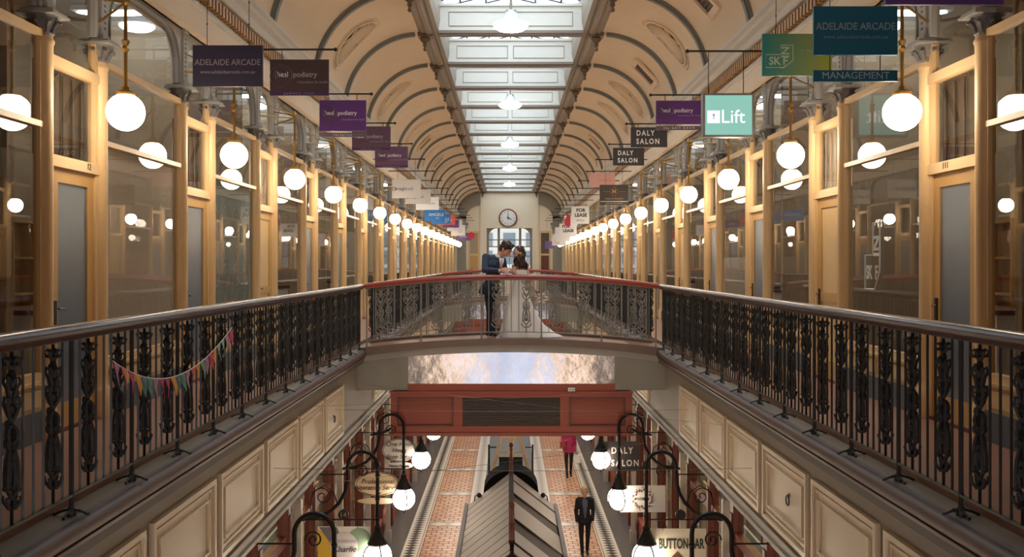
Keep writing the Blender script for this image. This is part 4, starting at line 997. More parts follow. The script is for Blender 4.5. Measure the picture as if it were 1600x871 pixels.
for z in (0.155, -0.165): g.tube([(0.0, -0.015, z+.03), (0.06, -0.015, z-0.01)], .005, 4).tube([(0.0, -0.015, z-.03), (0.06, -0.015, z+0.01)], .005, 4)
g.build('scissors_mark', inkb, r)
MB().prism([(0.36*cos(2*pi*i/24), -0.31+0.055*sin(2*pi*i/24)) for i in range(24)], 'y', -0.01, 0.01).build('small_oval', cream, r)
r = lowsign('banner', -1, 13.8, 'patterned banner of yellow, green and pink shapes with a grey disc, bottom left', 'rect', 2.04, 2.80, -2.98, -2.31, cm((214, 206, 200)))
MB().prism([(-.38, .30), (-.38, -.2), (-.1, -.05), (-.2, .2)], 'y', -.014, -.012).build('yellow_shape', cm((206, 170, 50)), r)
MB().prism([(0.22+0.17*cos(2*pi*i/20), .15+.17*sin(2*pi*i/20)) for i in range(20)], 'y', -.015, -.012).build('green_shape', cm((120, 144, 120)), r)
MB().prism([(-.36, .33), (-.1, .33), (-.02, .1), (-.2, .1)], 'y', -.0145, -.012).build('grey_shape', cm((110, 104, 116)), r)
MB().prism([(-.38, -.33), (.38, -.33), (.25, -.12), (-.05, -.05)], 'y', -.0145, -.012).build('pink_shape', cm((206, 160, 166)), r)
MB().lathe([(0.20, -.018), (0.20, -.012)], (0.0, 0, 0.06), 28, 'y').build('disc', cm((190, 188, 190)), r)
text('HAVE YOU MET', 0.062, grl, r, 0, -.020, .12); text('Charlie', .12, inkb, r, 0, -.020, 0.01, shear=.3)
r = lowsign('hanging_sign', 1, 20.62, 'dark salon sign with white capitals behind the lanterns, right ground floor', 'rect', 2.0, 2.76, -2.98, -2.34, dk)
text('DALY', 0.19, offw, r, -.22, -.016, .12, 'LEFT', .8, spacing=1.35, bold=.004); text('SALON', 0.19, offw, r, -.22, -.016, -.15, 'LEFT', .8, spacing=1.35, bold=.004)
r = lowsign('hanging_sign', 1, 17.2, 'grey-white sign with a floral wreath, right ground floor', 'rect', 1.95, 2.77, -2.98, -2.50, cm((196, 192, 186)))
g = MB()
for i in range(22):
    a = i*2*pi/22; R = .15+.02*sin(i*2.7); g.ball((R*1.1*cos(a), -.016, R*sin(a)), (.022, .006, .022), 6, 4); g.tube([(R*1.1*cos(a), -.015, R*sin(a)), ((R+.05)*1.1*cos(a+.2), -.015, (R+.05)*sin(a+.2))], .005, 4)
g.build('wreath', cm((110, 82, 82)), r); text('FLORIST', .07, inkb, r, 0, -.016, 0)
r = lowsign('hanging_sign', 1, 13.8, 'pale sign with big hand-drawn dark capitals and a brown diamond, bottom right', 'rect', 1.97, 2.80, -3.02, -2.34, cm((196, 188, 168)))
text('BUTTON BAR', .20, cm((38, 50, 46)), r, .055, -.016, .12, stretch=.53, bold=.006); MB().prism([(0, .02), (.16, -.14), (0, -.30), (-.16, -.14)], 'y', -.016, -.012).build('diamond', cm((96, 60, 50)), r)
o = [c for c in COL.objects if c.name.startswith('gooseneck_lantern') and c.location.y < 13.9 and c.location.y > 13.7 and abs(c.rotation_euler.z) > 1][0]
o2_ = text('14', 0.10, brass, o, 2.42, 0.024, -2.12, rz=pi)
# ================================================================== KIOSK
kb = mat('taupe_roof_board', (136, 122, 110), 0.5, var=0.06); kd = mat('dark_brown_roof_strip', (42, 22, 16), 0.6, spec=0.2)
kk = empty('kiosk', (0, 14.5, GZ)); tag(kk, 'long narrow kiosk with a boarded gable roof standing in the middle of the floor', 'kiosk')
yn, yf, zr, ze, W = 0.0, 4.8, -2.72-GZ, -3.37-GZ, 0.87
g = MB()
for s in (-1, 1): g.prism([(0, zr-0.02), (s*W, ze-0.02), (s*W, ze-0.06), (0, zr-0.06)], 'y', yn-0.55, yf)
g.build('roof_deck', kd, kk)
def rb(g, s, y0, y1, t=0.02): g.prism([(s*0.03, zr-0.02), (s*W, ze-0.02), (s*W, ze-0.02+t), (s*0.03, zr-0.02+t)], 'y', y0, y1)
y = yf; i = 0
while y > -0.5:
    g = MB(); rb(g, -1, max(y-0.47, -0.55), y-0.035); g.build('roof_board', kb, kk)
    y -= 0.47
for a, b_ in ((4.25, 4.8), (3.2, 4.1), (1.45, 2.53), (0.05, 0.7), (-0.55, -0.1)):
    g = MB(); rb(g, 1, a, b_); g.build('roof_board', kb, kk)
MB().box((-0.045, yn-0.1, zr-0.05), (0.045, yf, zr+0.03)).build('ridge', kd, kk)
g = MB()
for s in (-1, 1): g.box((s*(W-0.01), -0.55, ze-0.12), (s*(W+0.06), yf+0.02, ze+0.03)); g.box((s*(W-0.10), -0.55, ze-0.60), (s*(W-0.06), yf, ze-0.1))
g.build('gutter', mat('grey_brown_gutter', (112, 100, 90), 0.4), kk)
# near hip and fanlight
g = MB().add([(0, yn+0.05, zr+0.0), (-0.42, yn-0.62, ze+0.33-0.28), (0.42, yn-0.62, ze+0.33-0.28), (0, yn-0.02, zr-0.06), (-0.42, yn-0.66, ze-0.02), (0.42, yn-0.66, ze-0.02)], [(0,1,2),(3,5,4),(0,3,4,1),(1,4,5,2),(2,5,3,0)]); g.build('hip', mat('slate_grey_hip', (96, 94, 98), 0.4), kk)
MB().tube([(0.36*cos(radians(a)), yn-0.66, ze-0.1+0.34*sin(radians(a))) for a in range(0, 181, 15)], 0.04, 6).build('fan_arch', redd, kk)
fin = [(0.045,0),(0.05,0.04),(0.035,0.08),(0.035,0.28),(0.05,0.31),(0.03,0.35),(0.022,0.45),(0.035,0.50),(0.02,0.53),(0.045,0.57),(0.03,0.62),(0.0,0.64)]
f1 = MB().lathe(fin, (0, 0, 0), 10).build('finial', redd, kk, smooth=True, loc=(0.0, yn+0.02, zr-0.02)); share(f1, kk, (0.0, yf-0.03, zr-0.02))
n = 16
g = MB().prism([(0.56*cos(pi*i/n), ze+0.20+0.46*sin(pi*i/n)) for i in range(n+1)], 'y', yf+0.12, yf+0.9); g.build('barrel_canopy', mat('matte_black_canvas', (22, 20, 20), 0.9, spec=0.1), kk, smooth=True)
for s in (-1, 1):
    MB().tube([(s*0.74, yf-0.1, ze), (s*0.72, yf-0.1, ze+0.2), (s*0.66, yf-0.1, ze+0.24)], 0.012, 5).ball((s*0.64, yf-0.12, ze+0.23), 0.05, 8, 6).build('spotlight', black, kk)
g = MB()
for s in (-1, 1):
    for yy in (-0.4, 1.0, 2.4, yf-0.1): g.box((s*0.74, yy-0.05, 0), (s*0.84, yy+0.05, ze))
g.build('posts', redd, kk)
MB().box((-0.78, -0.45, 0), (0.78, yf-0.05, 1.0)).box((-0.84, -0.5, 1.0), (0.84, yf, 1.05)).build('counter', redp, kk)
MB().box((-0.74, -0.40, 1.05), (-0.73, yf-0.1, ze-0.1)).box((0.73, -0.40, 1.05), (0.74, yf-0.1, ze-0.1)).build('pane', shopglass, kk)
# timber trellis tower with black sign behind the kiosk
tw = empty('trellis_stand', (0, 22.5, GZ)); tag(tw, 'tan timber trellis stand tapering upward behind the kiosk, with a black board', 'stand')
tan = mat('tan_timber', (196, 160, 118), 0.5); g = MB()
zb, zt = -3.41-GZ, -2.0-GZ
for a in (-1, 1):
    for b_ in (-1, 1): g.tube([(a*0.43, b_*0.43, 0), (a*0.43, b_*0.43, zb), (a*0.05, b_*0.05, zt)], 0.024, 5)
for t in (0.0, 0.3, 0.6): 
    q = 0.43-(0.38)*t; z = zb+(zt-zb)*t
    g.tube([(-q, -q, z), (q, -q, z), (q, q, z), (-q, q, z)], 0.018, 4, True)
for a in (-1, 1):
    for b_ in (-0.5, -0.15, 0.2): g.tube([(a*b_*0.8, -0.42, zb), (-a*(b_*0.5), -0.14, zb+(zt-zb)*.75)], 0.014, 4)
    g.tube([(a*0.43, -0.43, 0.8), (-a*0.43, -0.43, zb)], 0.016, 4)
    g.tube([(a*0.43, -0.2, zb), (a*0.1, 0.05, zb+(zt-zb)*.8)], 0.016, 4)
g.build('frame', tan, tw)
o = MB().box((-0.27, -0.48, zb+0.12), (0.27, -0.46, zb+0.46)).build('signboard', black, tw); text('BALLROOM', 0.085, offw, o, 0, -0.484, zb+0.20); text('cafe', 0.06, offw, o, 0, -0.484, zb+0.31)
MB().box((-0.5, -0.5, 0), (0.5, 0.5, 0.8)).build('base', redd, tw)
for s, l in ((-1, 'left'), (1, 'right')):
    r = empty('barrier_post', (s*0.50, 22.0, GZ)); tag(r, 'thin black post with an inward arm on the %s of the trellis stand' % l, 'post')
    MB().tube([(0, 0, 0), (0, 0, 2.86)], 0.022, 6).lathe([(0.09,0),(0.09,0.02),(0.02,0.04)], n=10).build('pole', black, r); MB().tube([(0, 0, 2.80), (-s*0.17, 0, 2.80)], 0.018, 5).build('arm', black, r)
# ================================================================== PEOPLE
def bake(mb, name, m, parent, voxel, it=3, fac=0.5):
    me = bpy.data.meshes.new(name); me.from_pydata(mb.v, [], mb.f); me.update()
    t = bpy.data.objects.new(name, me); COL.objects.link(t)
    md = t.modifiers.new('r', 'REMESH'); md.mode = 'VOXEL'; md.voxel_size = voxel
    ms = t.modifiers.new('s', 'SMOOTH'); ms.iterations = it; ms.factor = fac
    dg = bpy.context.evaluated_depsgraph_get(); out = bpy.data.meshes.new_from_object(t.evaluated_get(dg))
    bpy.data.objects.remove(t); out.materials.clear(); out.materials.append(m)
    out.polygons.foreach_set('use_smooth', [True]*len(out.polygons)); out.name = name
    o = bpy.data.objects.new(name, out); COL.objects.link(o); o.parent = parent; return o
def hm(c, yaw, pitch, roll=0, k=1.0):
    return Matrix.Translation(c) @ Matrix.Rotation(yaw, 4, 'Z') @ Matrix.Rotation(roll, 4, 'Y') @ Matrix.Rotation(pitch, 4, 'X') @ Matrix.Scale(k, 4)
def addT(dst, src, M): 
    dst.add([M @ Vector(p) for p in src.v], src.f)
def headmesh():   # faces -Y, centre of skull at origin, about 0.23 tall
    g = MB(); g.ball((0, 0.012, 0.028), (0.074, 0.094, 0.088), 16, 10); g.ball((0, -0.022, -0.035), (0.056, 0.066, 0.062), 14, 8)
    g.ball((0, -0.052, -0.078), (0.030, 0.028, 0.024), 10, 6); g.capsule((0, -0.083, 0.008), (0, -0.102, -0.026), 0.009, 0.013, 8)
    g.ball((0, -0.084, -0.055), (0.024, 0.013, 0.008), 8, 6); g.ball((0, -0.082, -0.065), (0.020, 0.012, 0.007), 8, 6)
    for s in (-1, 1):
        g.ball((s*0.076, 0.010, -0.005), (0.010, 0.020, 0.030), 8, 6); g.ball((s*0.030, -0.074, 0.026), (0.022, 0.010, 0.007), 8, 6); g.ball((s*0.036, -0.060, -0.022), (0.024, 0.020, 0.022), 8, 6)
    return g
def facebits(M, parent, hairm, lip=(176, 96, 90)):
    g = MB()
    for s in (-1, 1): t = MB().ball((s*0.029, -0.078, 0.010), (0.011, 0.006, 0.006), 8, 6); addT(g, t, M)
    g.build('eyes', cm((50, 40, 36)), parent, smooth=True)
    g = MB()
    for s in (-1, 1): t = MB().tube([(s*0.014, -0.088, 0.028), (s*0.030, -0.086, 0.033), (s*0.046, -0.074, 0.028)], 0.004, 5); addT(g, t, M)
    g.build('eyebrows', hairm, parent)
    g = MB(); t = MB().ball((0, -0.094, -0.060), (0.021, 0.006, 0.006), 8, 6); addT(g, t, M); g.build('lips', cm(lip), parent, smooth=True)
def fingers(g, wrist, palm_dir, side_dir, curl_dir, L=0.085, k=1.0, curl=0.6):
    w_ = Vector(wrist); d = Vector(palm_dir).normalized(); s_ = Vector(side_dir).normalized(); c = Vector(curl_dir).normalized()
    g.capsule(w_, w_+d*0.05*k, 0.024*k, 0.026*k, 8)
    for q in (-1.5, -0.5, 0.5, 1.5): g.capsule(w_+d*0.03*k+s_*q*0.008*k, w_+d*0.085*k+s_*q*0.018*k, 0.014*k, 0.0125*k, 8)
    ln = [0.060, 0.078, 0.074, 0.066]
    for i, q in enumerate((-1.5, -0.5, 0.5, 1.5)):
        p = w_+d*0.085*k+s_*q*0.0195*k; dd = d
        for j in range(3):
            dd = (dd+c*curl*0.55).normalized(); l = ln[i]*k*(0.42, 0.32, 0.26)[j]; p2 = p+dd*l; g.capsule(p, p2, (0.0092-0.0008*j)*k, (0.0086-0.0008*j)*k, 7); p = p2
    p = w_+d*0.03*k+s_*0.022*k; p2 = p+(d*0.6+s_*0.9).normalized()*0.035*k; g.capsule(p, p2, 0.013*k, 0.0105*k, 7); g.capsule(p2, p2+(d*0.9+s_*0.25+c*0.4).normalized()*0.03*k, 0.0105*k, 0.009*k, 7)
hair_k = mat('dark_hair', (44, 32, 28), 0.4, var=0.35, scale=60); hair_b = mat('dark_brown_hair', (58, 38, 32), 0.4, var=0.4, scale=50)
navy = mat('navy_suit_wool', (48, 60, 80), 0.8, var=0.12, scale=80); trous = mat('dark_navy_trouser_wool', (34, 40, 54), 0.85, var=0.1, scale=60)
ivory = mat('ivory_satin', (252, 249, 243), 0.45, var=0.04, scale=4); shirtm = mat('white_shirt_cotton', (240, 238, 236), 0.7, var=0)
pinkt = mat('dusty_pink_tie', (206, 158, 158), 0.5, var=0.05)
Yg = 17.74
# ---------------- groom
gr = empty('person', (0, 0, 0)); tag(gr, 'man in navy suit and pink tie leaning on the bridge rail, forehead to forehead', 'person')
def V(*a): return Vector(a)
sL, sR = V(-0.470, Yg+0.02, 1.60), V(-0.150, Yg-0.02, 1.545)
eL, wL = V(-0.485, 17.56, 1.375), V(-0.21, 17.41, 1.362)
eR, wR = V(-0.115, 17.62, 1.385), V(-0.165, 17.46, 1.375)
hipL, hipR = V(-0.43, Yg+0.08, 1.02), V(-0.33, Yg+0.03, 1.02); kL, kR = V(-0.405, Yg+0.06, 0.60), V(-0.335, Yg-0.02, 0.60); aL, aR = V(-0.42, Yg+0.06, 0.20), V(-0.345, Yg-0.03, 0.20)
HG = hm(V(-0.098, Yg-0.07, 1.752), radians(66), radians(36), 0, 1.22)
g = MB(); addT(g, headmesh(), HG)
g.capsule((-0.285, Yg, 1.56), (-0.155, Yg-0.035, 1.70), 0.070, 0.064)
def torso(g, k, extra=0.0):
    k = k*1.10
    g.ball((-0.385, Yg+0.05, 1.05), ((0.150+extra)*k, (0.115+extra)*k, 0.14), 14, 10)
    g.capsule((-0.385, Yg+0.05, 1.08), (-0.315, Yg, 1.42), 0.118*k+extra, 0.135*k+extra, 14)
    g.ball((-0.31, Yg, 1.45), (0.170*k+extra, 0.115*k+extra, 0.135), 14, 10)
    g.capsule(sL+V(0.02, 0, -0.01), sR+V(-0.02, 0, -0.01), 0.075*k+extra, 0.07*k+extra, 12)
torso(g, 1.0)
g.capsule(sL, eL, 0.050, 0.040); g.capsule(eL, wL, 0.040, 0.027); g.capsule(sR, eR, 0.050, 0.040); g.capsule(eR, wR, 0.040, 0.027)
for h, k_, a in ((hipL, kL, aL), (hipR, kR, aR)): g.capsule(h, k_, 0.080, 0.052); g.capsule(k_, a, 0.050, 0.034); g.capsule(a+V(0, 0, -0.03), a+V(0.05, -0.14, -0.045), 0.034, 0.026)
fingers(g, wL, (0.95, -0.22, 0.02), (0.1, 0.25, 0.9), (0.1, 0.3, -0.9), curl=0.55)
fingers(g, wR, (0.75, -0.55, -0.1), (0.3, 0.3, 0.85), (0.0, 0.1, -1), curl=0.5)
bake(g, 'body', skin, gr, 0.0065, 2); facebits(HG, gr, hair_k)
g = MB(); t = MB(); t.ball((0, 0.022, 0.048), (0.084, 0.100, 0.088), 16, 10); t.ball((0, 0.055, 0.0), (0.076, 0.062, 0.080), 12, 8); t.ball((0, -0.035, 0.085), (0.064, 0.046, 0.034), 12, 8)
for s in (-1, 1): t.ball((s*0.070, 0.0, 0.035), (0.016, 0.040, 0.045), 8, 6)
for i in range(30):
    a = random.uniform(-1.3, 1.3); q = random.uniform(-0.6, 1.0); p = V(0.076*sin(a), -0.045+0.16*q*0.6, 0.072+0.050*cos(a)); t.capsule(p, p+V(0.006*sin(i), -0.010, 0.001), 0.009, 0.006, 6)
addT(g, t, HG); bake(g, 'hair', hair_k, gr, 0.006, 1, 0.4)
g = MB(); torso(g, 1.0, 0.004); g.capsule(sL, eL, 0.080, 0.064); g.capsule(eL, wL-V(0.035, -0.012, 0), 0.062, 0.045); g.capsule(sR, eR, 0.066, 0.052); g.capsule(eR, wR+V(0.0, 0.03, 0), 0.052, 0.040)
g.capsule((-0.42, Yg+0.09, 1.08), (-0.55, Yg+0.10, 0.97), 0.105, 0.06, 12); g.ball((-0.40, Yg+0.06, 1.00), (0.165, 0.13, 0.12), 14, 8); g.ball((-0.50, Yg+0.08, 1.02), (0.09, 0.09, 0.10), 12, 8)
g.capsule((-0.36, Yg+0.03, 1.60), (-0.25, Yg+0.03, 1.64), 0.055, 0.05)
bake(g, 'jacket', navy, gr, 0.009, 3)
# shirt front, collar, tie, lapels following the chest
n_ = V(0.35, -0.93, 0.0).normalized()
def ch(u, v, o):  # chest patch : u sideways, v 0..1 from waist to collar
    p = V(-0.30, Yg, 1.20)+(V(-0.215, Yg-0.03, 1.60)-V(-0.30, Yg, 1.20))*v
    return p+V(0.93, 0.35, 0)*u+n_*(0.140+o+0.03*sin(pi*min(1, v*1.05))-0.045*max(0, v-0.8)*5*0.9)
def patch(name, L_, R_, o, m, nv=8):
    g = MB(); vs = []
    for i in range(nv+1):
        t_ = i/nv
        for (u, v) in (L_(t_), R_(t_)): vs.append(ch(u, v, o)); 
    vs2 = [p-n_*0.02 for p in vs]; k = len(vs); fs = []
    for i in range(nv): a = 2*i; fs += [(a, a+1, a+3, a+2), (k+a, k+a+2, k+a+3, k+a+1), (a, a+2, k+a+2, k+a), (a+1, k+a+1, k+a+3, a+3)]
    fs += [(0, k, k+1, 1), (k-2, k-1, 2*k-1, 2*k-2)]
    g.add(vs+vs2, fs); return g.build(name, m, gr, smooth=False)
patch('shirt', lambda t: (-0.004-0.046*t, 0.25+0.72*t), lambda t: (0.004+0.046*t, 0.25+0.72*t), 0.004, shirtm)
patch('tie', lambda t: (-0.016-0.006*sin(t*pi), 0.28+0.64*t), lambda t: (0.016+0.006*sin(t*pi), 0.28+0.64*t), 0.014, pinkt)
lapel = mat('navy_lapel', (38, 48, 68), 0.8)
patch('lapel', lambda t: (-0.012-0.085*sin(t*pi*.75), 0.22+0.74*t), lambda t: (-0.004-0.046*t, 0.25+0.72*t), 0.012, lapel)
patch('lapel', lambda t: (0.004+0.046*t, 0.25+0.72*t), lambda t: (0.012+0.085*sin(t*pi*.75), 0.22+0.74*t), 0.012, lapel)
g = MB(); ax = (V(-0.155, Yg-0.035, 1.72)-V(-0.285, Yg, 1.56)).normalized(); c0 = V(-0.235, Yg-0.02, 1.625); b1 = ax.orthogonal().normalized(); b2 = ax.cross(b1)
g.tube([c0-ax*0.02, c0+ax*0.022], [0.080, 0.074], 16); g.build('collar', shirtm, gr, smooth=True)
g = MB(); g.tube([wL-V(0.045, -0.015, 0), wL-V(0.0, 0.0, 0)], [0.036, 0.034], 12); g.build('cuff', shirtm, gr, smooth=True)
g = MB(); g.tube([wR+V(0.0, 0.0, 0), wR+V(0.012, -0.012, 0)], [0.031, 0.030], 12); g.build('watch', black, gr)
g = MB()
for h, k_, a in ((hipL, kL, aL), (hipR, kR, aR)): g.capsule(h, k_, 0.094, 0.066); g.capsule(k_, a+V(0, 0, -0.01), 0.064, 0.054)
g.ball((-0.385, Yg+0.06, 1.0), (0.145, 0.12, 0.12), 14, 8); bake(g, 'trousers', trous, gr, 0.009, 2)
for a in (aL, aR):
    g = MB(); z = zd(a.x)+0.02
    g.capsule((a.x, a.y+0.03, z+0.055), (a.x+0.05, a.y-0.13, z+0.035), 0.046, 0.038); g.box((a.x-0.03, a.y-0.03, z), (a.x+0.035, a.y+0.06, z+0.03)); g.capsule((a.x, a.y, 0.22), (a.x, a.y, z+0.05), 0.04, 0.045)
    bake(g, 'shoe', black, gr, 0.007, 2)
# ---------------- bride
bd = empty('person', (0, 0, 0)); tag(bd, 'bride with long dark wavy hair in a strapless ivory gown, hands on the rail', 'person')
Yb = 17.76
HB = hm(V(0.132, Yb-0.07, 1.678), radians(-66), radians(14), radians(0), 1.12)
sl, sr = V(0.055, Yb-0.08, 1.435), V(0.285, Yb+0.02, 1.455)
g = MB(); addT(g, headmesh(), HB); g.capsule((0.175, Yb-0.01, 1.47), (0.145, Yb-0.03, 1.63), 0.052, 0.046)
g.capsule(sl, sr, 0.050, 0.052); g.ball((0.17, Yb-0.01, 1.36), (0.135, 0.095, 0.12), 14, 8); g.capsule((0.16, Yb, 1.35), (0.14, Yb, 1.12), 0.10, 0.095)
g.ball((0.14, Yb+0.02, 0.98), (0.15, 0.12, 0.14), 12, 8)
for dx in (-0.075, 0.075): g.capsule((0.14+dx, Yb+0.02, 0.95), (0.14+dx, Yb, 0.55), 0.080, 0.052); g.capsule((0.14+dx, Yb, 0.55), (0.14+dx, Yb+0.02, 0.18), 0.050, 0.034); g.capsule((0.14+dx, Yb+0.02, 0.17), (0.14+dx, Yb-0.12, 0.15), 0.03, 0.024)
el, wl_ = V(0.055, Yb-0.20, 1.30), V(-0.035, 17.43, 1.365)
er, wr = V(0.325, Yb-0.02, 1.20), V(0.455, Yb-0.09, 0.965)
g.capsule(sl, el, 0.040, 0.032); g.capsule(el, wl_, 0.032, 0.020); g.capsule(sr, er, 0.043, 0.034); g.capsule(er, wr, 0.034, 0.021)
fingers(g, wl_, (-0.35, -0.9, -0.25), (0.9, -0.3, 0.1), (0, 0.1, -1), k=0.92, curl=0.75)
fingers(g, wr, (0.55, -0.25, -0.8), (0.1, -0.95, 0.1), (-0.7, 0, -0.5), k=0.88, curl=1.1)
bake(g, 'body', skin, bd, 0.0065, 2); facebits(HB, bd, hair_b, (186, 90, 92))
g = MB(); t = MB(); t.ball((0, 0.032, 0.044), (0.084, 0.092, 0.084), 16, 10); t.ball((0, 0.065, -0.01), (0.080, 0.066, 0.095), 12, 8)
addT(g, t, HB)
for i in range(26):   # long wavy locks falling over the shoulders
    a = i/25; x0 = 0.100+0.105*a; y0 = Yb-0.03+0.06*sin(i*1.7); z0 = 1.70-0.05*abs(a-0.4); L_ = 0.20+0.12*sin(0.4+a*pi*0.7)+0.03*sin(i*2.1)
    p = [V(x0+0.10*a*j/6+0.012*sin(j*1.9+i), y0-0.03*sin(j/6*pi)+0.012*cos(j*2.1+i*1.3)-0.02, z0-L_*j/6) for j in range(7)]
    g.tube(p, [0.020, 0.026, 0.027, 0.025, 0.022, 0.018, 0.007], 7)
for i in range(9):    # front locks
    x0 = 0.085+0.010*i; p = [V(x0+0.014*sin(j*1.8+i)-0.008*j, Yb-0.115-0.018*sin(j+i), 1.66-0.045*j) for j in range(6)]; g.tube(p, [0.012, 0.019, 0.021, 0.020, 0.016, 0.006], 6)
bake(g, 'hair', hair_b, bd, 0.0065, 1, 0.35)
rings = []; n = 40
lev = [(1.375, .16, -.01, .140, .105), (1.34, .16, -.012, .150, .118), (1.24, .15, -.005, .128, .105), (1.13, .14, 0, .112, .098), (1.05, .14, .01, .135, .118), (.92, .14, .02, .185, .155), (.75, .145, .03, .235, .195), (.55, .16, .04, .290, .235), (.35, .18, .05, .345, .27), (.20, .205, .06, .40, .295), (.135, .225, .06, .44, .31)]
for z, cx, dy, rx, ry in lev:
    f = max(0, (1.13-z))/1.0
    rings.append([(cx+(rx*(1+0.055*f*sin(7*q_)+0.03*f*sin(13*q_+1)))*cos(q_)+(0.30*f**5*max(0, cos(q_))**3), Yb+dy+(ry*(1+0.05*f*sin(9*q_+2)))*sin(q_), z) for q_ in [2*pi*j/n for j in range(n)]])
MB().loft(rings[::-1]).build('dress', ivory, bd, smooth=True)
g = MB(); rings = []
for i in range(9):
    t_ = i/8; x = 0.40+0.44*t_; h_ = 0.10*(1-t_)**1.4+0.012; wy = 0.22*(1-0.55*t_)
    rings.append([(x, Yb+0.02+wy*cos(a)*(1+.05*sin(3*a+i)), zd(x)+h_*max(0, sin(a))*(1+0.15*sin(5*a+i))+ (0.004 if sin(a) >= 0 else 0)) for a in [2*pi*j/20 for j in range(20)]])
g.loft(rings).build('train', ivory, bd, smooth=True)
g = MB()
for j in range(3): g.tube([(0.16+0.118*cos(a), Yb+0.101*sin(a), 1.10+0.02*j) for a in [2*pi*i/24 for i in range(24)]], 0.008, 5, True)
g.build('waist_band', ivory, bd)
# bouquet
bq = empty('bouquet', (0, 0, 0)); tag(bq, 'white and blush flower bouquet with trailing leaves held down beside the gown', 'bouquet')
c = V(0.535, Yb-0.10, 0.845)
g = MB(); 
for i in range(7): g.tube([wr+V(0.01*cos(i), -0.045+0.01*sin(i), 0.02), c+V(0.05*cos(i*.9), 0.05*sin(i*.9), -0.02)], 0.004, 4)
g.build('stems', mat('flower_stem_green', (96, 112, 72), 0.6), bq)
for i in range(15):
    d = V(cos(i*2.4)*sqrt(i/15), sin(i*2.4)*sqrt(i/15)*0.9, 0); p = c+V(d.x*0.12+0.02, -0.07+0.05*d.length+0.012*sin(i*5), d.y*0.11)
    g = MB(); R = 0.034+0.009*sin(i*3.1)
    for j in range(6): a = j*pi/3; g.ball(p+V(R*.55*cos(a), R*.55*sin(a)*.9, 0), (R*.6, R*.6, R*.5), 6, 5)
    g.ball(p+V(0, 0, R*.25), R*.5, 6, 5); g.build('flower', mat('white_petal', (240, 234, 224), 0.6) if i % 3 else mat('blush_petal', (226, 186, 170), 0.6), bq)
g = MB()
for i in range(22):
    a = i*2.4; p = c+V(0.11*cos(a), 0.02*cos(i), 0.10*sin(a)); q_ = p+V(0.07*cos(a), -0.02, 0.07*sin(a)-0.02); m_ = (p+q_)/2; t_ = V(-sin(a), cos(a), .3)*0.014
    g.add([p, m_+t_, q_, m_-t_, m_+V(0, 0, .006)], [(0,1,4),(1,2,4),(2,3,4),(3,0,4),(0,3,2,1)])
g.build('leaves', mat('sage_leaf', (120, 128, 96), 0.6), bq)
